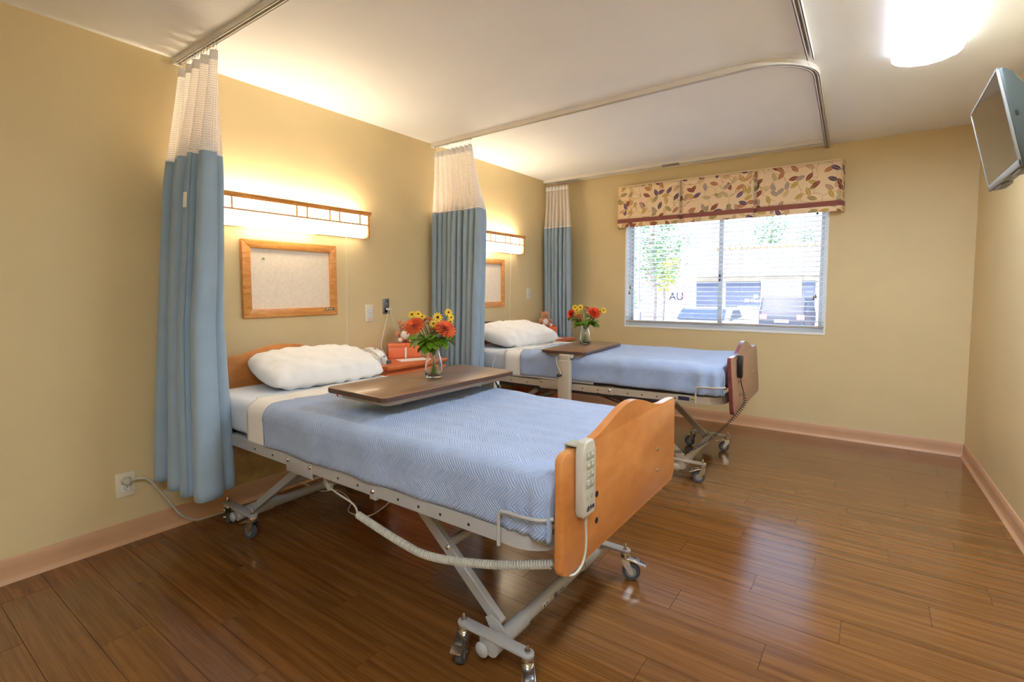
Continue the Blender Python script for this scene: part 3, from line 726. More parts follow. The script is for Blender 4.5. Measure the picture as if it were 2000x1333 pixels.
def make_bed(label, center, rz, up, kind, sag=0.0, tilt=0.0):
    """local x runs from the head (-) to the foot (+); deck raised by up"""
    B = thing('hospital_bed', label, 'bed', (*center, 0), rz)
    u = up; X0, X1, YW = -1.085, 1.06, .455
    st = 'steel' if kind == 1 else 'beige'
    zr = .528+u
    face, edge = ('maple', 'mapleedge') if kind == 1 else ('taupe', 'mahog')
    hb = MB().prism(hump_poly(.475, .42+u, .882+u, .932+u), 'x', X0-.018, X0+.008, .005).build('headboard', face if kind == 1 else 'mahog', B)
    fb = MB().prism(hump_poly(.47, .458+u, .803+u, .868+u), 'x', 1.086, 1.112, .006)
    if tilt: bmesh.ops.transform(fb.bm, matrix=Matrix.Translation((1.09, 0, .8+u)) @ Matrix.Rotation(tilt, 4, 'Y') @ Matrix.Translation((-1.09, 0, -.8-u)), verts=fb.bm.verts[:])
    fb = fb.build('footboard', face, B)
    if kind == 2:                                                # mahogany edge band around a taupe board
        pl = hump_poly(.472, .456+u, .805+u, .870+u)
        rows, uv = [], []
        for k in range(len(pl)+1):
            y, z = pl[k % len(pl)]
            dx = -math.tan(tilt)*(z-.8-u)*-1 if tilt else 0
            dx = (z-.8-u)*math.sin(tilt)
            rows.append([(1.088+dx, y, z), (1.099+dx, y*1.003, z), (1.110+dx, y, z)]); uv.append([(k*.02, 0), (k*.02, .01), (k*.02, .02)])
        grid('edge_band', rows, uv, 'mahog', fb)
    for y in (-.262, .266):
        for z in (.632, .550):
            dx = (z-.8)*math.sin(tilt)
            if y < 0: MB().cyl((1.1115+dx, y, z+u), (1.1130+dx, y, z+u), .0095, n=14).build('bolt_hole', 'hole', fb)
            else: MB().lathe([(0, .004), (.005, .003), (.009, 0), (0, 0)], (1.1115+dx, y, z+u), 12, Matrix.Rotation(PI/2, 3, 'Y')).build('bolt_head', 'chrome', fb)
    # deck rail with rounded foot corners
    def dip(x): return -sag*max(0, 1-((x-(-.1))/1.0)**2)
    rad = .11
    path = [(X0+.02+k*.1, -YW) for k in range(20)]
    path = [p for p in path if p[0] < X1-rad-.02]+[(X1-rad+rad*math.sin(a), -YW+rad-rad*math.cos(a)) for a in [PI/2*k/8 for k in range(9)]]
    full = path+[(x, -y) for x, y in path[::-1]]
    MB().sweep([(x, y, zr+dip(x)) for x, y in full], .026, .046).build('deck_rail', st, B, smooth=50)
    dk = MB()
    for x in (-.95, -.62, -.3, 0, .3, .6, .88): dk.b2((x-.03, -YW+.013, zr-.018), (x+.03, YW-.013, zr+.002))
    dk.b2((X0+.02, -YW+.015, zr+.003), (X1-.06, YW-.015, zr+.012)); dk.build('deck_slats', st, B, smooth=0)
    lower = MB()
    for s in (-1, 1): lower.b2((-.95, s*.36-.015, zr-.065+dip(0)), (.72, s*.36+.015, zr-.02+dip(0)), .003)
    lower.build('under_frame', 'dark' if kind == 2 else st, B)
    for s in (-1, 1):
        g = MB().b2((-.235, s*YW-(.018 if s < 0 else -.013), zr-.045), (-.045, s*YW+(.018 if s > 0 else -.013), zr+.020), .002).build('joint_plate', st, B)
        for x in (-.222, -.06): MB().lathe([(0, .006), (.006, .005), (.010, 0), (0, 0)], (x, s*(YW+.018), zr+.004), 12, Matrix.Rotation(-s*PI/2, 3, 'X')).build('bolt_head', 'chrome', g)
        t = MB().b2((.31, s*YW-.016, zr-.036), (.345, s*YW+.016, zr+.012), .002).build('rail_tab', st, B)
        MB().lathe([(0, .006), (.006, .005), (.010, 0), (0, 0)], (.327, s*(YW+.016), zr-.006), 12, Matrix.Rotation(-s*PI/2, 3, 'X')).build('bolt_head', 'chrome', t)
        for x in (-.95, -.75, -.5, -.35, .12, .24, .46, .56, .66, .78):
            MB().b2((x-.004, s*YW-.0142, zr-.007+dip(x)), (x+.004, s*YW+.0142, zr+.001+dip(x))).build('rail_slot', 'hole', B, smooth=0)
        # wire mattress retainer at the foot corner
        MB().tube(cr([(.912, s*(YW+.034), zr-.02), (.912, s*(YW+.034), zr+.06), (.916, s*(YW+.035), zr+.078), (.93, s*(YW+.035), zr+.085), (1.0, s*(YW+.038), zr+.088), (1.05, s*(YW+.036), zr+.092), (1.083, s*(YW+.012), zr+.095)], 6), .0055, 8).build('mattress_retainer', st, B)
    # footings: cross tubes on arms with casters
    def footing(x, yh, angs, angs2):
        f = empty('foot_base' if x > 0 else 'head_base', (x, 0, 0), 0, B)
        MB().cyl((0, -yh+.02, .094), (0, yh-.02, .094), .023, n=18).build('cross_tube', st, f)
        for s in (-1, 1):
            MB().cyl((0, s*(yh-.17), .094), (0, s*(yh+.018), .094), .028, n=18).build('tube_sleeve', st, f)
            MB().lathe([(0, .012), (.014, .010), (.024, .004), (.026, 0), (0, 0)], (-.035, s*(yh+.022), .078), 18, Matrix.Rotation(-s*PI/2, 3, 'X')).build('end_cap', st, f)
            MB().b2((-.058, s*yh-.011, .058), (-.012, s*yh+.011, .12), .009, 3).build('end_bracket', st, f)
            L, w = .13, .021
            arm = [(L*1+w*math.sin(a), w*math.cos(a)) for a in [PI*k/8 for k in range(9)]]+[(-L-w*math.sin(a), -w*math.cos(a)) for a in [PI*k/8 for k in range(9)]]
            MB().prism([(px, py+s*yh) for px, py in arm], 'z', .119, .129, .002).build('arm', st, f)
        return f
    ffx = .81; hbx = -.846
    footing(ffx, .38, 0, 0); footing(hbx, .38, 0, 0)
    A = {1: {(1, -1, -1): 1.95*PI/2*1.0, (1, -1, 1): -.9, (1, 1, 1): .35, (1, 1, -1): .6, (-1, -1, -1): 2.7, (-1, -1, 1): 3.3, (-1, 1, -1): 2.6, (-1, 1, 1): 3.2},
         2: {(1, -1, -1): 2.9, (1, -1, 1): 3.5, (1, 1, 1): 3.3, (1, 1, -1): 3.0, (-1, -1, -1): 2.7, (-1, -1, 1): 3.3, (-1, 1, -1): 2.6, (-1, 1, 1): 3.2}}[kind]
    if kind == 1: A[(1, -1, -1)] = -1.2
    for (e, s, i), a in A.items(): caster(B, (ffx if e > 0 else hbx)+i*.13, s*.38, a)
    # scissor legs
    for s in (-1, 1):
        lg = MB().beam((.36, s*.315, zr-.05), (ffx-.02, s*.315, .125), .028, .042).build('scissor_leg', st, B)
        MB().prism([(ffx-.062, .15), (ffx-.04, .163), (ffx-.005, .15), (ffx+.022, .12), (ffx+.024, .10), (ffx-.03, .098)], 'y', s*.345-.004, s*.345+.004).build('gusset', st, lg)
        MB().lathe([(0, .006), (.007, .004), (.010, 0), (0, 0)], (.56, s*.329, .325+u*.5), 12, Matrix.Rotation(-s*PI/2, 3, 'X')).build('bolt_head', 'chrome', lg)
        lh = MB().beam((-.30, s*.315, zr-.055), (hbx+.03, s*.315, .118), .026, .038).build('scissor_leg', st, B)
        MB().prism([(-.36, zr-.03), (-.26, zr-.03), (-.25, zr-.09), (-.29, zr-.115), (-.34, zr-.10)], 'y', s*.315-.018, s*.315+.018).build('pivot_bracket', 'dark', lh)
    MB().cyl((.55, -.315, .33+u*.5), (.55, .315, .33+u*.5), .018, n=14).build('cross_bar', st, B)
    MB().cyl((-.55, -.315, .30+u*.5), (-.55, .315, .30+u*.5), .018, n=14).build('cross_bar', st, B)
    MB().cyl((-.2, .12, zr-.12), (.62, .05, .26), .022, n=14).build('actuator_tube', 'chrome', B)
    MB().b2((-.42, .05, zr-.17), (-.16, .2, zr-.055), .012).build('motor_box', 'black' if kind == 2 else 'putty', B)
    if kind == 2:
        MB().b2((.80, -YW-.0145, zr-.012), (.87, -YW-.013, zr+.012)).build('rating_label', 'navy', B, smooth=0)
        MB().b2((.875, -YW-.0145, zr-.006), (.90, -YW-.013, zr+.004)).build('rating_label', 'leaf', B, smooth=0)
        for k in range(2): MB().b2((.08+k*.13, -.377, zr-.058), (.19+k*.13, -.3755, zr-.024)).build('frame_sticker', 'putty', B, smooth=0)
    else:
        f = [c for c in B.children if c.name.startswith('foot_base')][0]
        R1 = Matrix(((0, 0, 1), (1, 0, 0), (0, 1, 0)))
        for y, t, sz in ((-.10, '⚠', .03), (.02, 'UL', .02)):
            pass
        MB().b2((.0215, -.12, .088), (.0235, -.075, .104)).build('warning_label', 'paper', f, smooth=0)
        MB().prism([(-.117, .090), (-.105, .090), (-.111, .102)], 'x', .0236, .0240).build('warning_mark', 'hole', f, smooth=0)
        for k in range(3): MB().b2((.0236, -.102, .091+k*.004), (.0240, -.079, .093+k*.004)).build('warning_line', 'hole', f, smooth=0)
        MB().tube([(.0238, -.03+.012*math.cos(a), .096+.008*math.sin(a)) for a in [2*PI*k/20 for k in range(20)]], .0009, 5, True).build('seal_ring', 'hole', f)
        text('seal_letters', 'UL', .011, 'hole', f, Vector((.0240, -.03, .096)), FACE_PX)
        MB().b2((.0236, .0, .094), (.0240, .03, .097)).build('warning_line', 'hole', f, smooth=0)
    return B
BED1, BED2 = (1.2, 1.615), (1.165, 3.665)
B2R = math.radians(1.3); U2 = .028
bed1 = make_bed('adjustable bed with maple headboard and footboard on grey wheeled frame', BED1, 0, 0, 1)
bed2 = make_bed('adjustable bed with mahogany headboard and taupe footboard on beige wheeled frame', BED2, B2R, U2, 2, sag=.012, tilt=math.radians(-4))

# ---- mattresses and bedding (things resting on the beds), built in bed space
def wrap(t, half, r):
    s = 1 if t >= 0 else -1; a = abs(t)
    if a < half-r: return t, 0.0
    q = a-(half-r)
    if q < r*PI/2: return s*(half-r+r*math.sin(q/r)), r*(1-math.cos(q/r))
    return s*half, r+q-r*PI/2
def drape(name, label, cat, mat, loc, rz, x0f, x1, half, zt, drop_n, drop_f, r, xend=None, amp=.004, seed=0, nx=60, ny=64, thick=.006, rm=.05, hemwave=.0, gap=0.0, bunch=0.0):
    """cloth over the mattress: x0f(s) gives the head-side edge for cross position s; xend rounds it over the foot end"""
    o = thing(name, label, cat, (*loc, zt), rz)
    rows, uv = [], []
    for i in range(nx+1):
        a = i/nx; r_, u_ = [], []
        for j in range(ny+1):
            b = j/ny
            Sn = half-r+r*PI/2+drop_n; Sf = half-r+r*PI/2+drop_f
            s = -Sn+(Sn+Sf)*b
            x = x0f(s)+(x1-x0f(s))*a
            y, dy = wrap(s, half, r)
            dx = 0; px = x
            if xend is not None and x > xend-rm:
                q = x-(xend-rm); ang = min(PI/2, q/rm)
                px = xend-rm+rm*math.sin(ang); dx = rm*(1-math.cos(ang))+max(0, q-rm*PI/2)
            z = -max(dx, dy) if min(dx, dy) <= 0 else -max(dx, dy)-.3*min(dx, dy)*0
            side = min(1, dy/.05); top = 1-side
            w = amp*(nz(x*3.1, y*4.2, seed)+.5*nz(x*7, y*8, seed+2))*top
            w += .55*amp*nz(x*2.5+y*.8, y*14, seed+4)*top
            ob = side*(.010*nz(x*4.5, z*2, seed+7)+.006*nz(x*11, z*3, seed+9)+hemwave*.02*nz(x*6, 0, seed))
            bu = 0
            if bunch and xend is not None and x > xend-.16: bu = side*bunch*math.sin((x-(xend-.16))*70)*(.3+min(1, dy/.1))
            yy = y+math.copysign(gap*side+max(-.004, ob)+bu, y)
            zz = z+w+.004*side*nz(x*5, 3, seed)
            r_.append((px, yy, zz)); u_.append((x, s))
        rows.append(r_); uv.append(u_)
    grid('cloth', rows, uv, mat, o, thick, off=-1 if False else 0)
    return o
def make_bedding(center, rz, u, tags, seed, foot):
    zt = .722+u
    m = thing('mattress', 'mattress in pale fitted sheet on the '+tags, 'mattress', (*center, .552+u), rz)
    rows = []
    mb = MB().b2((-1.055, -.447, 0), (1.035, .447, zt-.552-u), .045, 5)
    me = mb.mesh('mattress_body', 60); o = link('mattress_body', me, None, m)
    uvl = me.uv_layers.new(name='UVMap')
    for lp in me.loops: c = me.vertices[lp.vertex_index].co; uvl.data[lp.index].uv = (c.x+c.z, c.y+c.z)
    me.materials.append(MT['fitted'])
    e0 = -.62; e1 = -.42
    def sh0(s): return e0+.03*nz(s*3, seed)-.10*max(0, (s+.3))+(.03 if s < -.4 else 0)
    def bl0(s): return e1+.022*nz(s*2.5, seed+1)+.16*max(0, s+.33)*.5-(.03 if s > -.3 else 0)
    drape('top_sheet', 'cream top sheet turned down over the blanket edge on the '+tags, 'sheet', 'cream', center, rz, sh0, .2, .455, zt+.006, .142, .14, .05, amp=.006, seed=seed, nx=34, ny=70, thick=.003, hemwave=.5)
    drape('blanket', 'light blue herringbone blanket tucked over the '+tags, 'blanket', 'blanket', center, rz, bl0, 1.172, .462, zt+.014, .128, .13, .055, xend=1.074, amp=.009, seed=seed+20, nx=110, ny=84, thick=.006, hemwave=.6, gap=.004, bunch=.007)
make_bedding(BED1, 0, 0, 'bed with maple boards', 2, 1)
make_bedding(BED2, B2R, U2+.012, 'bed with mahogany headboard', 31, 2)

def make_pillow(label, loc, rx, ry, rz, L, Wd, T, seed):
    o = thing('pillow', label, 'pillow', loc); o.rotation_euler = (rx, ry, rz)
    n, m = 44, 30; parts = []
    for sgn, nm in ((1, 'upper_side'), (-1, 'lower_side')):
        rows, uv = [], []
        for i in range(n+1):
            a = -1+2*i/n; r_, u_ = [], []
            for j in range(m+1):
                b = -1+2*j/m
                e = max(0, (1-abs(a)**3.6))*max(0, (1-abs(b)**3.2)); h = e**.44
                pin = 1-.11*b*b*abs(a)**3; pin2 = 1-.09*a*a*abs(b)**3
                x = b*Wd/2*(pin2); y = a*L/2*pin
                z = sgn*T/2*h*(1 if sgn > 0 else .75)
                z += (.010*nz(x*14, y*12, seed)+.007*nz(x*30+y*9, y*22, seed+3))*min(1, e*3)
                z += .013*math.sin(a*23+b*4+seed)*math.exp(-((1-abs(b))*5)**2)*min(1, e*6)*.7
                r_.append((x, y, z)); u_.append((x, y))
            rows.append(r_ if sgn > 0 else r_); uv.append(u_)
        parts.append(grid(nm, rows, uv, 'sheetw', o))
    bm = bmesh.new()
    for p in parts: bm.from_mesh(p.data)
    bmesh.ops.remove_doubles(bm, verts=bm.verts[:], dist=.0008); bmesh.ops.recalc_face_normals(bm, faces=bm.faces[:])
    me = bpy.data.meshes.new('pillow_case'); bm.to_mesh(me); bm.free(); me.materials.clear()
    for p in parts: bpy.data.objects.remove(p)
    link('pillow_case', me, 'sheetw', o)
    return o
make_pillow('white pillow leaning against the maple headboard', (.36, 1.70, .808), 0, math.radians(13), math.radians(-7), .70, .44, .17, 5)
make_pillow('white pillow leaning on the mahogany headboard', (.375, 3.70, .852), 0, math.radians(13), math.radians(-4), .80, .46, .19, 9)

# ================================================================== bed remotes with coiled cords
def make_remote(label, loc, mat, bmat, h, w, drop, lettered, rz=0):
    o = thing('bed_remote', label, 'remote', loc, rz)
    poly = [(-w/2+.008, -h/2), (w/2-.008, -h/2), (w/2, -h/2+.012), (w/2, h/2-.03), (w/2-.012, h/2-.004), (w/2-.022, h/2), (-w/2+.022, h/2), (-w/2+.012, h/2-.004), (-w/2, h/2-.03), (-w/2, -h/2+.012)]
    b = MB().prism(poly, 'x', .003, .032, .006, 3).build('handset', mat, o)
    MB().b2((-.034, -w/2+.012, drop-.004), (.012, w/2-.012, drop+.001), .001).build('hook', 'puttyd' if lettered else 'black', o)
    MB().b2((-.036, -w/2+.012, drop-.03), (-.032, w/2-.012, drop)).build('hook_lip', 'puttyd' if lettered else 'black', o)
    if lettered:
        for r in range(4):
            for c in range(2):
                k = MB().b2((.031, -.022+c*.024, .055-r*.027), (.0342, -.002+c*.024, .078-r*.027), .0025).build('button', bmat, o)
                MB().lathe([(0, .001), (.0035, .0006), (.004, 0), (0, 0)], (.0342, -.012+c*.024, .0665-r*.027), 8, Matrix.Rotation(PI/2, 3, 'Y')).build('button_mark', 'puttyd' if False else 'ivory', k)
        for c in range(2): MB().lathe([(0, .002), (.008, .001), (.009, 0), (0, 0)], (.032, -.010+c*.022, -.052), 12, Matrix.Rotation(PI/2, 3, 'Y')).build('lock_button', bmat, o)
        text('brand_lettering', 'drive', .023, 'navy', o, Vector((.0323, .004, -.085)), FACE_PX, bold=.0005)
    else:
        for r in range(5):
            for c in range(2): MB().b2((.031, -.012+c*.014, .05-r*.02), (.033, -.002+c*.014, .062-r*.02), .001).build('button', bmat, o)
    return o
R1L = (2.312, 1.245, .722)
rm1 = make_remote('putty coloured bed remote hooked on the maple footboard, grey coiled cord', R1L, 'putty', 'puttyd', .215, .075, .092, True)
q = lambda x, y, z: (x-R1L[0], y-R1L[1], z-R1L[2])
MB().lathe([(.004, .0), (.006, -.004), (.005, -.03), (.0035, -.034)], q(2.33, 1.247, .617), 10).build('strain_relief', 'putty', rm1)
MB().tube(cr([q(2.33, 1.247, .60), q(2.331, 1.249, .54), q(2.331, 1.244, .50), q(2.328, 1.225, .47), q(2.315, 1.20, .452), q(2.28, 1.19, .452), q(2.25, 1.20, .462)], 8), .0036, 8).build('cord', 'putty', rm1)
MB().tube(coil([q(2.25, 1.20, .462), q(2.07, 1.15, .425), q(1.86, 1.11, .40), q(1.72, 1.10, .412), q(1.50, 1.10, .446)], .0105, .0036, .0086), .0036, 5).build('coiled_cord', 'putty', rm1)
MB().tube(cr([q(1.50, 1.10, .446), q(1.47, 1.115, .458), q(1.42, 1.13, .462), q(1.33, 1.14, .468), q(1.25, 1.165, .462), q(1.215, 1.185, .458)], 8), .0036, 8).build('lead', 'putty', rm1)
MB().box(q(1.185, 1.195, .462), (.065, .024, .03), Matrix.Rotation(.25, 3, 'Y') @ rotz(-.3), .004).build('connector', 'putty', rm1)
rx = BED2[0]+1.116*math.cos(B2R)+.305*math.sin(B2R); ry = BED2[1]+1.116*math.sin(B2R)-.305
R2L = (rx+.002, ry, .765)
rm2 = make_remote('black bed remote hooked on the taupe footboard, black coiled cord', R2L, 'black', 'dark', .14, .05, .068, False, B2R)
q = lambda x, y, z: (x-R2L[0], y-R2L[1], z-R2L[2])
x_, y_ = R2L[0]+.02, R2L[1]
MB().tube(cr([q(x_, y_, .70), q(x_+.005, y_+.002, .66), q(x_+.012, y_+.006, .63), q(x_+.02, y_+.004, .60)], 8), .003, 6).build('cord', 'black', rm2)
MB().tube(coil([q(x_+.02, y_+.004, .60), q(x_+.03, y_-.03, .53), q(x_-.03, y_-.12, .44), q(x_-.13, y_-.17, .33), q(x_-.27, y_-.16, .225), q(x_-.42, y_-.1, .19), q(x_-.6, y_+.05, .28)], .009, .0021, .016, seg=10), .0021, 5).build('coiled_cord', 'black', rm2)

# ================================================================== over-bed tables
def make_table(label, cx, cy, rz, z, col_side, lx, ly, colx=0.0):
    o = thing('overbed_table', label, 'table', (cx, cy, 0), rz)
    w, l = lx/2, ly/2; rad = .03
    pts = []
    for sx, sy, a0 in ((1, 1, 0), (-1, 1, PI/2), (-1, -1, PI), (1, -1, 3*PI/2)):
        pts += [(sx*(w-rad)+rad*math.cos(a0+PI/2*k/5), sy*(l-rad)+rad*math.sin(a0+PI/2*k/5)) for k in range(6)]
    t = MB().prism(pts, 'z', z-.021, z, .003).build('tabletop', 'walnut', o)
    MB().prism([(x*1.0025, y*1.0015) for x, y in pts], 'z', z-.0195, z-.003).build('edge_band', 'walnutedge', t)
    ins = [(x*.80, y*.90) for x, y in pts]
    MB().prism(ins, 'z', z-.046, z-.0215, .004).build('support_tray', 'beige', o)
    yc = col_side*(l+.035)
    MB().b2((colx-.046, yc-.026, .07), (colx+.046, yc+.026, z-.06), .006).build('outer_column', 'beige', o)
    MB().b2((colx-.036, yc-.019, z-.10), (colx+.036, yc+.019, z-.024), .004).build('inner_column', 'beige', o)
    MB().b2((colx-.05, min(yc, col_side*(l-.3))-.0, z-.0475), (colx+.05, max(yc, col_side*(l-.3)), z-.0225), .004).build('cantilever_arm', 'beige', o)
    h = MB(); p0 = (colx-.046 if col_side < 0 else colx+.03, yc-.012, z-.05)
    if col_side < 0:
        h.tube(cr([(colx-.04, yc-.03, z-.035), (colx-.052, yc-.036, z-.05), (colx-.045, yc-.038, z-.09), (colx-.018, yc-.038, z-.15), (colx-.022, yc-.036, z-.165)], 6), .005, 8)
        h.build('height_lever', 'beige', o)
        MB().cyl((colx-.018, yc-.025, z-.165), (colx-.034, yc-.05, z-.170), .011, n=12).build('lever_knob', 'black', o)
    else:
        h.tube(cr([(colx+.02, yc-.04, z-.035), (colx+.06, yc-.05, z-.045), (colx+.095, yc-.055, z-.085)], 5), .006, 8); h.build('height_lever', 'chrome', o)
        MB().ball((colx+.105, yc-.057, z-.09), .011).build('lever_knob', 'dark', o)
    # H base rolling on the floor under the bed
    bs = MB(); d = 1; RB = .60 if col_side < 0 else .42
    bs.b2((-.03, min(yc, yc+d*RB), .05), (.03, max(yc, yc+d*RB), .075), .004)
    bs.b2((-.22, yc-.03, .05), (.22, yc+.03, .085), .006); bs.b2((-.2, yc+d*RB-.02, .05), (.2, yc+d*RB+.02, .075), .004)
    bs = bs.build('floor_base', 'beige', o)
    for x in (-.19, .19):
        for y in (yc, yc+d*RB):
            MB().cyl((x, y-.01, .025), (x, y+.01, .025), .025, n=14).build('caster_wheel', 'rubber', bs)
            MB().b2((x-.008, y-.013, .03), (x+.008, y+.013, .055), .002).build('caster_yoke', 'dark', bs)
    return o
T1Z, T2Z = .836, .806
make_table('walnut-topped overbed table standing across the bed with maple boards', 1.288, 1.672, math.radians(-1.5), T1Z, 1, .385, .835)
make_table('walnut-topped overbed table standing across the bed with mahogany headboard', 1.115, 3.555, math.radians(4), T2Z, -1, .355, .77, colx=.04)

# ================================================================== nightstands
def make_stand(label, y0, y1, group='nightstands beside the beds'):
    o = thing('nightstand', label, 'nightstand', (.24, (y0+y1)/2, 0), group=group)
    a, b = y0-(y0+y1)/2, y1-(y0+y1)/2
    MB().prism([(-.22, a), (.17, a), (.20, a+.012), (.212, a+.04), (.214, b-.04), (.205, b-.012), (.185, b), (-.22, b)], 'z', .728, .755, .005).build('top', 'cherry', o)
    body = MB(); body.b2((-.21, a+.012, .06), (.17, b-.012, .727)); body.build('carcass', 'cherry', o, smooth=0)
    MB().b2((-.2, a+.03, 0), (.14, b-.03, .06)).build('plinth', 'hole', o, smooth=0)
    for z0, z1, nm in ((.575, .705, 'drawer'), (.40, .57, 'drawer'), (.075, .395, 'door')):
        d = MB().b2((.171, a+.016, z0), (.19, b-.016, z1), .003).build(nm, 'cherry', o)
        MB().lathe([(0, .022), (.008, .021), (.011, .016), (.007, .008), (.005, 0), (0, 0)], (.19, .0 if nm == 'drawer' else b-.06, (z0+z1)/2+(.02 if nm == 'drawer' else .1)), 14, Matrix.Rotation(PI/2, 3, 'Y')).build('knob', 'chrome', d)
    return o
make_stand('orange cherry nightstand holding telephone and gift box beside the maple headboard', 2.135, 2.72)
make_stand('orange cherry nightstand in the corner beside the mahogany headboard', 4.125, 4.665)

def make_phone(label, x, y, rz, cord=True):
    o = thing('telephone', label, 'telephone', (x, y, .755), rz, group='white desk telephones')
    prof = [(-.115, 0), (.115, 0), (.118, .02), (.112, .045), (.05, .068), (-.06, .074), (-.108, .062), (-.118, .03)]
    MB().prism(prof, 'y', -.042, .042, .008, 3).build('base', 'white', o)
    ht = [(-.112, .058), (-.10, .084), (-.05, .100), (.02, .098), (.085, .080), (.118, .058), (.12, .040), (.10, .046), (.04, .072), (-.05, .078), (-.09, .066)]
    h = MB().prism(ht, 'y', -.03, .03, .009, 3).build('handset', 'white', o)
    MB().box((.03, 0, .0975), (.014, .012, .002), Matrix.Rotation(.15, 3, 'Y')).build('hook_button', 'dark', h)
    MB().cyl((.117, .012, .05), (.121, .012, .048), .005, n=10).build('handset_mark', 'navy', h)
    MB().b2((.118, .03, .0), (.135, .06, .022), .004).build('line_plug', 'dark', o)
    if cord:
        MB().tube(coil([(.12, -.005, .045), (.148, -.006, .02), (.155, -.01, -.02), (.155, -.012, -.10), (.154, -.014, -.19)], .008, .0022, .0058, seg=8), .0022, 5).build('coiled_cord', 'white', o)
    return o
make_phone('white telephone with coiled cord hanging beside the maple headboard', .20, 2.222, math.radians(-6))
make_phone('white telephone on the corner nightstand by the mahogany headboard', .27, 4.22, math.radians(-8))

# gift boxes, bears, papers
def make_gift(label, x, y, rz):
    o = thing('gift_box', label, 'gift box', (x, y, .755), rz, group='orange gift boxes on the nightstands')
    MB().b2((-.05, -.115, 0), (.05, .115, .082), .003).build('box_body', 'gift', o)
    l = MB().b2((-.053, -.118, .078), (.053, .118, .108), .003).build('lid', 'gift', o)
    MB().b2((-.054, .0, .079), (.054, .014, .1095)).build('ribbon', 'ribbon', o, smooth=0)
    MB().b2((.0495, .0, 0), (.0515, .014, .08)).build('ribbon_drop', 'paper', o, smooth=0)
    return o
BOX1, BOX2 = (.165, 2.535), (.17, 4.50)
make_gift('orange gift box with ribbon behind the telephone near maple headboard', *BOX1, math.radians(-34))
make_gift('orange gift box under the teddy bear by the corner curtain', *BOX2, math.radians(-38))
def make_bear(label, x, y, z, rz, bow):
    o = thing('teddy_bear', label, 'teddy bear', (x, y, z), rz, group='teddy bears on gift boxes')
    b = MB(); b.ball((0, 0, .048), (.040, .046, .05)); b.build('body', 'fur', o)
    MB().ball((.012, 0, .052), (.034, .037, .040)).build('belly', 'furw', o)
    h = MB().ball((.006, 0, .122), (.038, .042, .038)).build('head', 'fur', o)
    for s in (-1, 1):
        e = MB().ball((.0, s*.034, .150), (.010, .016, .016), u=10, v=8).build('ear', 'fur', h)
        MB().ball((.040, s*.014, .128), .0045, u=8, v=6).build('eye', 'hole', h)
        MB().ball((.02, s*.052, .068), (.020, .018, .034), Matrix.Rotation(s*.7, 3, 'X') @ Matrix.Rotation(-.5, 3, 'Y')).build('arm', 'fur', o)
        l = MB().ball((.055, s*.034, .022), (.034, .020, .021), rotz(s*.25)).build('leg', 'fur', o)
        MB().ball((.085, s*.041, .024), (.006, .015, .016), rotz(s*.25), u=10, v=8).build('paw_pad', 'furw', l)
    MB().ball((.040, 0, .113), (.014, .017, .013)).build('muzzle', 'fur', h)
    MB().ball((.053, 0, .117), (.004, .006, .004), u=8, v=6).build('nose', 'hole', h)
    if bow:
        k = MB(); k.ball((.055, .055, .012), (.010, .012, .010), u=10, v=8)
        for s in (-1, 1): k.ball((.055, .055+s*.022, .016), (.010, .018, .012), Matrix.Rotation(s*.4, 3, 'X'), u=10, v=8)
        k.build('ribbon_bow', 'ribbon', o)
    return o
make_bear('small brown teddy bear half hidden behind orange dahlias', BOX1[0]-.02, BOX1[1]+.03, .863, math.radians(-38), True)
make_bear('small brown teddy bear sitting in front of the corner curtain', BOX2[0], BOX2[1]-.005, .863, math.radians(-40), True)
pp = MB().box((0, 0, .0015), (.11, .2, .003)).build('paper_card', 'paper'); pp.location = (.325, 2.47, .7552); pp.rotation_euler = (0, 0, math.radians(-22))
tag(pp, 'white card lying in front of the orange gift box', 'card')
pp = MB().box((0, 0, .0015), (.09, .16, .003)).build('paper_card', 'paper'); pp.location = (.33, 4.42, .7552); pp.rotation_euler = (0, 0, math.radians(-25))
tag(pp, 'white card lying beside the telephone in the window corner', 'card')

# nurse call cords
nc = thing('call_button', 'white call button with red end under the walnut table on white sheet', 'call button', (.93, 1.466, .738))
MB().cyl((-.04, 0, .006), (.05, .006, .006), .0085, n=12).build('handle', 'white', nc)
MB().cyl((-.052, -.001, .006), (-.04, 0, .006), .0088, .0088, n=12).build('push_end', 'red', nc)
MB().tube(cr([(.05, .006, .006), (.1, .03, .004), (.14, .1, .004), (.1, .25, .004), (-.05, .4, .004), (-.3, .47, .006)], 8), .0025, 6).build('cord', 'white', nc)
n2 = thing('nurse_call', 'white call cord lying over the turned sheet beside the table column', 'nurse call', (.60, 3.3, .76))
q = lambda x, y, z: (x-.60, y-3.3, z-.76)
MB().tube(cr([q(.505, 3.155, .60), q(.525, 3.155, .68), q(.555, 3.17, .748), q(.585, 3.215, .773), q(.64, 3.30, .778), q(.72, 3.335, .778), q(.80, 3.335, .78), q(.86, 3.325, .785)], 8), .003, 6).build('cord', 'white', n2)
MB().cyl(q(.86, 3.325, .787), q(.94, 3.32, .787), .008, n=10).build('handle', 'white', n2)

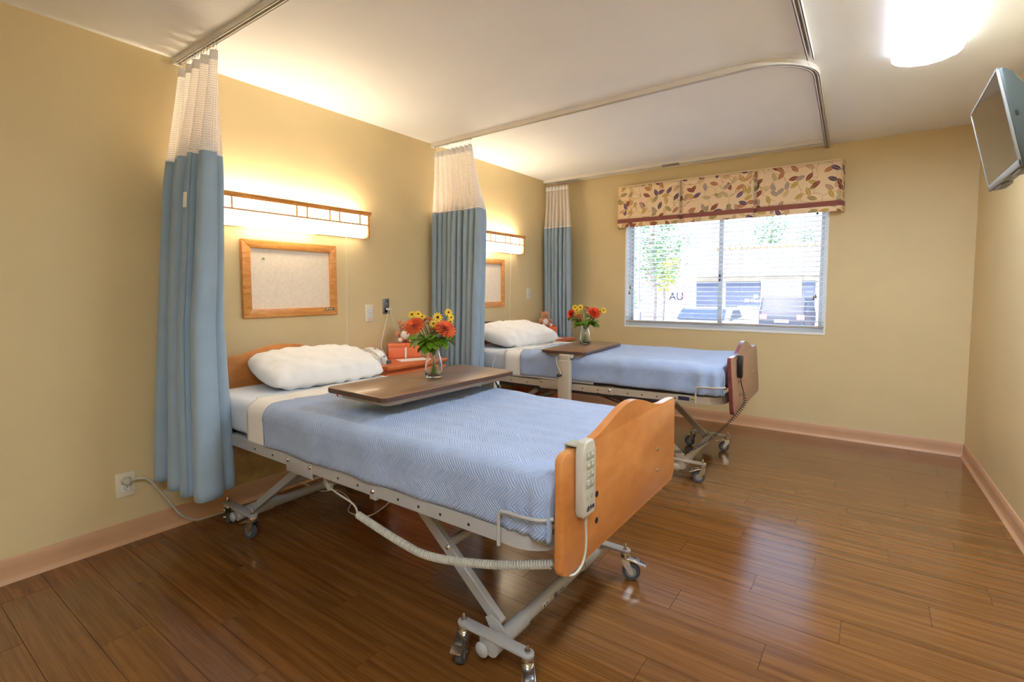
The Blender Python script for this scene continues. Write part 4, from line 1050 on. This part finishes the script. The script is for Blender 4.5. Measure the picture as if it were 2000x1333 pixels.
# ================================================================== vases of flowers
def petal_bloom(mb, n, layers, R, cup, wf=1.15, lift0=.34):
    """layered petals around +z"""
    for L in range(layers):
        f = L/max(1, layers-1) if layers > 1 else 0
        m = max(6, int(n*(1-.45*f))); r = R*(1-.55*f); lift = cup*(.15+.95*f)
        for k in range(m):
            a = 2*PI*(k+.5*L)/m+.1*nz(k, L); w = 2*r*PI/m*wf*.5
            rows = []
            for t, ww, dz in ((.12, .35, 0), (.45, .95, .10), (.75, 1.0, .12), (.93, .6, .05), (1.0, .1, -.02)):
                rad = r*t; z = R*(lift0*f)+rad*math.sin(lift)*(.5+.5*t)+dz*R*.5; rr_ = rad*math.cos(lift)
                c, s = math.cos(a), math.sin(a)
                rows.append([(rr_*c-s*w*ww*.5*q_, rr_*s+c*w*ww*.5*q_, z+(.05*R if q_ == 0 else 0)*-1) for q_ in (-1, 0, 1)])
            V = [[mb.bm.verts.new(p) for p in r_] for r_ in rows]
            for A, B in zip(V, V[1:]):
                for j in range(2): mb.bm.faces.new((A[j], A[j+1], B[j+1], B[j]))
    return mb
def mesh_of(mb, mat, smooth=60):
    me = mb.mesh(mat, smooth); me.materials.append(MT[mat]); return me
DAHLIA = [mesh_of(petal_bloom(MB(), 15, 6, 1.0, .8, 1.45), 'petalo'), mesh_of(petal_bloom(MB(), 15, 6, 1.0, .8, 1.45), 'petalo2')]
DAISY = mesh_of(petal_bloom(MB(), 11, 2, 1.0, .3, .95, .04), 'petaly')
CENTRE = mesh_of(MB().ball((0, 0, .12), (.26, .26, .16), u=10, v=8), 'fcent')
def rust_cluster():
    mb = MB(); rnd = random.Random(5)
    for k in range(46):
        a = rnd.uniform(0, 2*PI); e = rnd.uniform(-.2, 1.4); r = 1.0
        mb.ball((r*math.cos(a)*math.cos(e), r*math.sin(a)*math.cos(e), r*math.sin(e)*.8), .17, u=6, v=5)
    return mb
RUST = mesh_of(rust_cluster(), 'rust')
def leaf_mesh():
    mb = MB(); sh = [(0, .02), (.12, .16), (.3, .34), (.42, .28), (.55, .40), (.68, .24), (.8, .26), (.92, .10), (1.0, .01)]
    V = []
    for t, w in sh:
        V.append([mb.bm.verts.new((t, q_*w, .10*math.sin(t*2.6)-abs(q_)*-.07-.22*t*t)) for q_ in (-1, -.5, 0, .5, 1)])
    for A, B in zip(V, V[1:]):
        for j in range(4): mb.bm.faces.new((A[j], A[j+1], B[j+1], B[j]))
    return mb
LEAF = mesh_of(leaf_mesh(), 'leaf')
def orient(dirv):
    return Vector(dirv).normalized().to_track_quat('Z', 'Y').to_euler()
def make_vase(label, base, where, spec, gtag, h=.158, rs=1.0):
    bx, by, bz = base
    o = thing('glass_vase', label, 'vase', (bx, by, bz))
    hs = h/.158
    out = [(0, 0), (.030, 0), (.037, .003), (.041, .012), (.042, .03), (.0405, .06), (.035, .09), (.0285, .115), (.027, .125), (.0295, .14), (.036, .155), (.0375, .158)]
    inn = [(.0355, .157), (.0272, .14), (.0247, .125), (.0262, .115), (.0325, .09), (.038, .06), (.0395, .03), (.0375, .016), (.03, .011), (0, .011)]
    MB().lathe([(r*rs, z*hs) for r, z in out+inn], n=36).build('glass_body', 'vase', o, smooth=50)
    to = Vector((cam.matrix_world[0][3]-bx, cam.matrix_world[1][3]-by, 0)).normalized(); ri = Vector((-to.y, to.x, 0))
    # right as seen in the room from the foot side
    uniq = {('d', -1): 'orange dahlia leaning toward the telephone', ('d', 1): 'orange dahlia leaning toward the blue curtain between beds', ('e', 1): 'large red orange dahlia leaning toward the window', ('e', -1): 'smaller red orange dahlia leaning toward the headboard'}
    names = {'d': ('dahlia', 'orange dahlia', 'dahlia'), 'e': ('dahlia', 'red orange dahlia', 'dahlia'), 'y': ('yellow_daisy', 'yellow daisy with brown centre', 'daisy'),
             'l': ('leaf_sprig', 'green leaf sprig', 'leaf sprig'),
             'r': ('filler_bud', 'rust coloured bud cluster', 'bud cluster')}
    for i, (kind, a, b, z, R, tilt, nl) in enumerate(spec):
        nm, lb, ct = names[kind]
        lb2 = uniq[(kind, 1 if a > 0 else -1)]+' in the vase '+where if kind in 'de' else lb+' in the glass vase '+where
        f = thing(nm, lb2, ct, (bx, by, bz), group=lb+' stems in the vase '+gtag)
        head = ri*a+to*b+Vector((0, 0, z))
        neck = Vector((ri*a*.10+to*b*.10)); foot = Vector((-ri*a*.16-to*b*.16))
        foot = foot if foot.length < .028 else foot.normalized()*.028
        st = [foot+Vector((0, 0, .014)), (foot+neck)/2+Vector((0, 0, .07*hs)), neck+Vector((0, 0, .125*hs)), neck.lerp(head, .5)+Vector((0, 0, (.13*hs+(z-.13*hs)*.55)-neck.lerp(head, .5).z)), head]
        MB().tube(cr(st, 6), .0023, 6).build('stem', 'stem', f)
        dirv = to*tilt[1]+ri*tilt[0]+Vector((0, 0, tilt[2]))
        if kind in 'de': p = inst('petals', DAHLIA[0 if kind == 'd' else 1], f, head, orient(dirv), (R, R, R))
        elif kind == 'y':
            p = inst('petals', DAISY, f, head, orient(dirv), (R, R, R)); inst('flower_centre', CENTRE, p, (0, 0, .06))
        elif kind == 'r': inst('buds', RUST, f, head, orient(dirv), (R, R, R))
        for k in range(nl):
            t = .45+.5*k/max(1, nl); rnd = random.Random(i*31+k+int(bx*100))
            P = cr(st, 6); pp_ = P[int(len(P)*(.62+.3*k/max(1, nl)))]
            az = (rnd.uniform(-1.4, 1.4) if kind != 'l' else rnd.uniform(-1.0, 1.0)+(k-nl/2)*.5)+(math.atan2(dirv.y, dirv.x)); S = rnd.uniform(.062, .09)
            inst('leaf', LEAF, f, pp_, (rnd.uniform(-.3, .3), rnd.uniform(-.25, .45), az), (S, S*.95, S))
    return o
V1 = (1.295, 1.70, T1Z); V2 = (1.055, 3.70, T2Z)
make_vase('clear waisted glass vase of stems on the walnut table over the maple bed', V1, 'over the maple bed',
    [('d', -.083, .045, .243, .052, (-.35, .75, .7), 5), ('d', .052, .050, .228, .055, (.35, .7, .85), 5),
     ('y', -.098, .0, .298, .021, (-.2, 1, .5), 1), ('y', -.070, .0, .300, .019, (.1, 1, .7), 0), ('y', -.052, .015, .288, .018, (.1, .8, 1), 1),
     ('y', .020, .03, .286, .025, (.05, 1, .2), 1), ('y', .0, .045, .258, .020, (-.1, 1, .3), 0), ('y', .070, .01, .307, .021, (.2, 1, .4), 1),
     ('y', .082, .02, .284, .017, (.3, 1, .3), 0), ('y', .078, .03, .266, .015, (.3, 1, 0), 0), ('r', .008, .02, .228, .022, (0, 1, .6), 3), ('r', -.025, -.03, .262, .024, (0, .2, 1), 3),
     ('l', -.05, .04, .205, 1, (-.8, .6, .2), 6), ('l', .05, .04, .20, 1, (.9, .5, .2), 6), ('l', .0, .055, .195, 1, (0, 1, 0), 6)], 'over the maple bed')
make_vase('clear waisted glass vase of stems on the walnut table over the mahogany bed', V2, 'over the mahogany bed',
    [('e', .068, .04, .255, .058, (.35, .8, .7), 5), ('e', -.112, .03, .248, .042, (-.8, .6, .3), 4),
     ('y', -.085, .02, .300, .026, (-.1, 1, .5), 1), ('y', -.040, .02, .300, .028, (.1, 1, .4), 1), ('y', -.068, .03, .278, .024, (0, 1, .2), 0), ('y', -.062, .04, .262, .020, (0, 1, 0), 0),
     ('y', .147, .0, .275, .028, (.5, .8, .3), 1), ('y', .118, .0, .268, .022, (.2, 1, .4), 0), ('r', -.052, .05, .222, .028, (-.2, 1, .5), 3), ('r', .0, -.02, .285, .026, (0, .3, 1), 3), ('r', .05, -.03, .22, .024, (.5, .3, .5), 3),
     ('l', -.05, .04, .205, 1, (-.8, .6, .2), 6), ('l', .06, .04, .20, 1, (.9, .5, .2), 6), ('l', .0, .055, .195, 1, (0, 1, 0), 6)], 'over the mahogany bed', h=.165, rs=1.05)

# ================================================================== television
tv = thing('television', 'grey flat screen television tilted down on its wall bracket', 'television', (3.341, 2.86, 1.871))
tv.rotation_euler = (0, 0, math.radians(.0))
TL = Matrix.Rotation(-.213, 4, 'Y')           # top leans into the room
w, h = .30, .185
def tvb(mb, name, mat, par=tv, smooth=38):
    bmesh.ops.transform(mb.bm, matrix=TL, verts=mb.bm.verts[:]); return mb.build(name, mat, par, smooth)
bz = MB(); bz.b2((0, -w, -h), (.009, w, -h+.026), .003); bz.b2((0, -w, h-.010), (.009, w, h), .003); bz.b2((0, -w, -h), (.009, -w+.010, h), .003); bz.b2((0, w-.010, -h), (.009, w, h), .003)
tvb(bz, 'bezel', 'bezel')
scr = tvb(MB().b2((.002, -w+.009, -h+.025), (.0085, w-.009, h-.009)), 'screen', 'scr', smooth=0)
tvb(MB().prism([(.008, -h+.002), (.008, h-.002), (.022, h-.004), (.042, h-.03), (.066, .10), (.082, .03), (.087, -.06), (.082, -.13), (.064, -h+.012), (.03, -h+.002)], 'y', -w+.002, w-.002, .006), 'back_shell', 'tvback')
sp = MB()
for y in (-.17, .17): sp.b2((.01, y-.07, -h-.008), (.05, y+.07, -h+.004), .003)
tvb(sp, 'speaker_grille', 'bezel')
for y in (-.17, .17): tvb(MB().b2((.02, y-.05, -h-.0095), (.042, y+.05, -h-.0075)), 'speaker_slot', 'dark')
tvb(MB().b2((.022, -w-.001, .0), (.030, -w+.004, .015)), 'side_port', 'hole')
ar = MB(); ar.b2((.075, -.06, -.06), (.10, .06, .05), .004); ar.beam((.09, 0, -.01), (xr(2.86)-3.341-.012, 0, .0), .05, .05); ar.build('mount_arm', 'black', tv)
MB().b2((xr(2.86)-3.341-.022, -.06, -.10), (xr(2.86)-3.341-.005, .06, .10), .003).build('wall_plate', 'black', tv)

# ================================================================== ceiling light
lp = [(-.14, .078), (-.138, .045), (-.11, .022), (-.06, .006), (0, .0), (.06, .006), (.11, .022), (.138, .045), (.14, .078)]
for y_, lb_ in ((2.68, 'white wraparound fluorescent light on the ceiling near the television'), (-.55, 'added wraparound fill light, unseen behind the camera, brightening the near end of the room')):  # second light is added behind the camera to brighten left wall and floor
    cl = thing('ceiling_light', lb_, 'ceiling light', (3.14, y_, 2.36), group='ceiling lights along the aisle')
    MB().b2((-.12, -.60, .055), (.12, .60, .08), .003).build('housing', 'white', cl)
    MB().prism(lp[2:7]+[(.11, .03), (-.11, .03)], 'y', -.6, .6).build('lens', 'lens', cl, smooth=50)
    for sd in (-1, 1): MB().prism([(sd*.111, .021), (sd*.111, .078), (sd*.14, .078), (sd*.139, .045), (sd*.125, .03)], 'y', -.61, .61).build('side_skirt', 'skirt', cl, smooth=50)
    for sd in (-1, 1): MB().prism(lp, 'y', sd*.605-.006, sd*.605+.006).build('end_cap', 'skirt', cl, smooth=50)

# ================================================================== outdoors, seen through the blind
GZ = -.72
MT.update(asph=plain('pale_concrete_yard', (176, 174, 172), .9, var=.08, scale=.5), pave=plain('pale_concrete', (214, 206, 196), .9, var=.05, scale=.6),
    stucco=plain('pale_stucco', (190, 182, 168), .9, var=.04, scale=.4), tile=plain('sand_roof_tile', (160, 130, 110), .8, var=.12, scale=1.5),
    bay=plain('slate_blue_wall', (74, 84, 108), .8, var=.1, scale=.4), roll=plain('pale_blue_door', (176, 190, 206), .7, var=.05),
    carw=plain('silver_car_paint', (170, 178, 188), .5, 0), carb=plain('dark_blue_car_paint', (40, 46, 62), .5, 0),
    carg=plain('car_window_glass', (48, 60, 80), .45), bark=plain('grey_bark', (134, 122, 118), .9, var=.2, bump=.5, bscale=20, bdist=.02),
    fol=plain('grey_green_foliage', (88, 120, 90), .8, var=.3, scale=3), foly=plain('yellow_green_foliage', (150, 160, 70), .8, var=.3, scale=3),
    signr=plain('pink_red_sign', (226, 120, 116), .6, var=.05), post=plain('lilac_grey_post', (128, 126, 142), .6))
tag(MB().b2((-60, D+.17, GZ-.2), (60, 70, GZ)).build('ground', 'asph', smooth=0), 'pale car park surface beyond the window', kind='structure')
bd = thing('shop_building', 'low shop with tiled roof and dark bays across the car park', 'building', (-1.0, 30, GZ))
def P2(x, y, z): return (x+1.0, y-30, z-GZ)
EV = 2.02
MB().b2(P2(-5.4, 30, GZ), P2(9, 37, EV), 0).build('wall', 'stucco', bd, smooth=0)
for x0, x1, mat, nm in ((-5.35, -3.95, 'bay', 'dark_bay'), (-3.75, -2.0, 'bay', 'dark_bay'), (-.0, .55, 'bay', 'dark_bay'), (1.0, 3.2, 'bay', 'dark_bay')):
    MB().b2(P2(x0, 29.9, GZ), P2(x1, 30.05, 1.72)).build(nm, mat, bd, smooth=0)
rd = MB().b2(P2(-1.95, 29.88, .95), P2(-.05, 30.02, 1.8)).build('roller_door', 'roll', bd, smooth=0)
for k in range(5): MB().b2(P2(-1.95, 29.86, .98+k*.16), P2(-.05, 29.885, 1.11+k*.16)).build('door_slat', 'roll', rd, smooth=0)
MB().b2(P2(-5.6, 29.4, EV-.02), P2(9, 30.2, EV+.12)).build('fascia', 'pave', bd, smooth=0)
for k in range(5):                                   # stepped courses of curved roof tiles
    y0 = 29.3+k*1.05; z0 = EV+.12+k*.34; rows = []
    n = 260
    for (dy, dz) in ((0, 0), (0, .075), (1.2, .40)):
        rows.append([P2(-5.7+14.7*j/n, y0+dy, z0+dz+.045*math.sin(j/n*14.7*2*PI/.36)) for j in range(n+1)])
    grid('tile_course', rows, [[(j*.1, i) for j in range(n+1)] for i in range(3)], 'tile', bd)
rc = MB()
for j in range(40): rc.cyl(P2(-5.6+.36*j, 34.4, EV+1.86), P2(-5.6+.36*j+.3, 34.4, EV+1.92), .14, n=8)
rc.build('ridge_cap', 'tile', bd)
text('shop_lettering', 'DieHard', .24, 'white', bd, Vector(P2(-2.33, 29.88, .66)), FACE_MY, .01, bold=.010)
MB().b2(P2(-3.1, 29.86, .22), P2(-2.0, 29.9, .34)).build('light_stripe', 'paper', bd, smooth=0)
MB().b2(P2(-3.2, 29.84, GZ), P2(-2.02, 29.9, .18)).build('pale_dado', 'pave', bd, smooth=0)
MB().b2(P2(-2.3, 29.86, .80), P2(-2.1, 29.9, .98)).build('notice', 'paper', bd, smooth=0)
sg = thing('shop_sign', 'pink and white standing sign beside the dark bays', 'sign', (-5.3, 26.6, GZ))
MB().b2((-.5, -.05, .9), (.5, .05, 2.1)).build('sign_panel', 'paper', sg, smooth=0)
MB().b2((-.5, -.07, 2.1), (.5, .07, 2.25)).build('sign_cap', 'signr', sg, smooth=0); MB().b2((.12, -.06, .95), (.5, -.045, 2.05)).build('sign_patch', 'signr', sg, smooth=0)
MB().b2((-.4, -.04, 0), (-.3, .04, .9)).build('sign_leg', 'post', sg, smooth=0); MB().b2((.3, -.04, 0), (.4, .04, .9)).build('sign_leg', 'post', sg, smooth=0)
text('sign_lettering', 'AU', .55, 'navy', sg, Vector((-.14, -.065, 1.62)), FACE_MY, .01, bold=.01)
def make_car(label, x, y, rz, mat, suv=False, L=4.5, Wd=1.8, group=None):
    o = thing('parked_car', label, 'car', (x, y, GZ), rz, group)
    if suv: pr = [(-2.3, .35), (2.3, .35), (2.35, .7), (2.2, 1.0), (1.35, 1.1), (.75, 1.62), (-1.9, 1.66), (-2.25, 1.05), (-2.35, .7)]; gl = [(1.2, 1.1), (.7, 1.54), (-1.85, 1.58), (-2.1, 1.08)]
    else: pr = [(-2.2, .28), (2.2, .28), (2.25, .55), (2.1, .78), (1.1, .92), (.45, 1.34), (-.9, 1.36), (-1.6, .98), (-2.15, .92), (-2.25, .55)]; gl = [(1.0, .93), (.42, 1.28), (-.88, 1.30), (-1.5, .98)]
    MB().prism([(px*L/4.5, pz) for px, pz in pr], 'y', -Wd/2, Wd/2, .10, 3).build('body', mat, o)
    MB().prism([(px*L/4.5, pz) for px, pz in gl], 'y', -Wd/2-.008, Wd/2+.008, .03).build('side_window', 'carg', o)
    e = .012
    for (a, b) in ((gl[0], gl[1]), (gl[2], gl[3])):
        d = Vector((b[0]-a[0], 0, b[1]-a[1])); nrm = Vector((-d.z, 0, d.x)).normalized(); nrm = nrm if nrm.z > 0 else -nrm
        A, Bp = Vector((a[0], 0, a[1])), Vector((b[0], 0, b[1])); o1 = nrm*.075
        MB().quad([A+o1+Vector((0, -Wd/2+.14, 0)), A+o1+Vector((0, Wd/2-.14, 0)), Bp+o1+Vector((0, Wd/2-.18, 0)), Bp+o1+Vector((0, -Wd/2+.18, 0))]).build('windscreen', 'carg', o)
    for sx in (-1.4, 1.4):
        for sy in (-1, 1): MB().cyl((sx, sy*(Wd/2-.18), .33), (sx, sy*(Wd/2+.01), .33), .33, n=20).build('wheel', 'rubber', o)
    for sy in (-1, 1):
        MB().b2((-2.36*L/4.5, sy*Wd*.40-.14, .75), (-2.18*L/4.5, sy*Wd*.40+.14, .95), .02).build('tail_lamp', 'signr', o)
        MB().b2((2.1*L/4.5, sy*Wd*.36-.16, .55), (2.28*L/4.5, sy*Wd*.36+.16, .72), .02).build('head_lamp', 'paper', o)
    MB().b2((-2.38*L/4.5, -.26, .62), (-2.28*L/4.5, .26, .74)).build('number_plate', 'paper', o, smooth=0)
    return o
make_car('dark sport utility vehicle parked tail out before the roller door', -.06, 25.6, PI/2, 'carb', True, 4.5, 1.7)
make_car('silver car parked with windscreen toward the window near the lilac post', -3.7, 14.6, math.radians(-70), 'carw')
make_car('silver car parked nose-on in front of the pink sign', -1.72, 18.2, math.radians(-88), 'carw', L=4.4)
lpz = thing('lamp_post', 'slim lilac grey lamp post rising beside the trees', 'lamp post', (-5.72, 22, GZ))
MB().cyl((0, 0, 0), (0, 0, 7.5), .075, .06, n=10).build('pole', 'post', lpz); MB().b2((-.12, -.12, 0), (.12, .12, .5), .02).build('footing', 'pave', lpz)
MB().beam((0, 0, 7.4), (1.2, 0, 7.6), .08, .08).build('lamp_arm', 'post', lpz)
def make_tree(label, x, y, hT, rC, zc, mat, n, seed, tr=.12, nm='leafy_tree', ls=.09, group=None):
    o = thing(nm, label, 'tree', (x, y, GZ), group=group); rnd = random.Random(seed)
    MB().tube(cr([(0, 0, 0), (.05, .03, hT*.3), (-.04, 0, hT*.6), (.03, 0, hT*.9)], 5), tr, 8, rad=[tr*(1-.6*k/15) for k in range(16)]).build('trunk', 'bark', o)
    mb = MB()
    for k in range(n):
        while True:
            p = Vector((rnd.uniform(-1, 1), rnd.uniform(-1, 1), rnd.uniform(-1, 1)))
            if p.length < 1 and nz(p.x*2.2, p.y*2.2+seed, p.z*2.2) > -.12: break
        c = Vector((p.x*rC, p.y*rC, zc+p.z*rC*1.25)); M3 = Matrix.Rotation(rnd.uniform(0, 6), 3, 'Z') @ Matrix.Rotation(rnd.uniform(-1, 1), 3, 'X'); s = ls*rnd.uniform(.6, 1.5)
        mb.quad([c+M3 @ Vector((a*s, 0, b*s)) for a, b in ((-1, -.0), (0, -.45), (1, 0), (0, .45))])
    f = mb.build('foliage', mat, o, smooth=0); f['kind'] = 'stuff'; return o
make_tree('tall grey green tree with thick trunk behind the lamp post', -6.6, 26, 6.5, 1.6, 4.0, 'fol', 1500, 1, .32)
make_tree('bushy yellow green tree left of the tiled roof', -7.2, 29.5, 4.5, 1.1, 3.2, 'foly', 900, 2, .10)
make_tree('loose green tree rising past the shop sign', -8.2, 32.5, 6.5, 1.9, 4.6, 'fol', 1200, 3, .12)
make_tree('narrow blue green tree behind the tiled roof', -3.2, 41, 8.0, 1.25, 6.2, 'fol', 1100, 4, .2)
make_tree('small rounded tree showing above the roof ridge', -1.2, 42, 6.0, 1.0, 5.2, 'fol', 500, 6, .12)
make_tree('yellow shrub showing beside the window mullion', -5.0, 40, 4.5, 1.3, 3.9, 'foly', 600, 7, .12)
make_tree('low hedge-like shrub near the silver cars', -7.4, 24, 1.6, .9, 1.2, 'fol', 700, 8, .08)
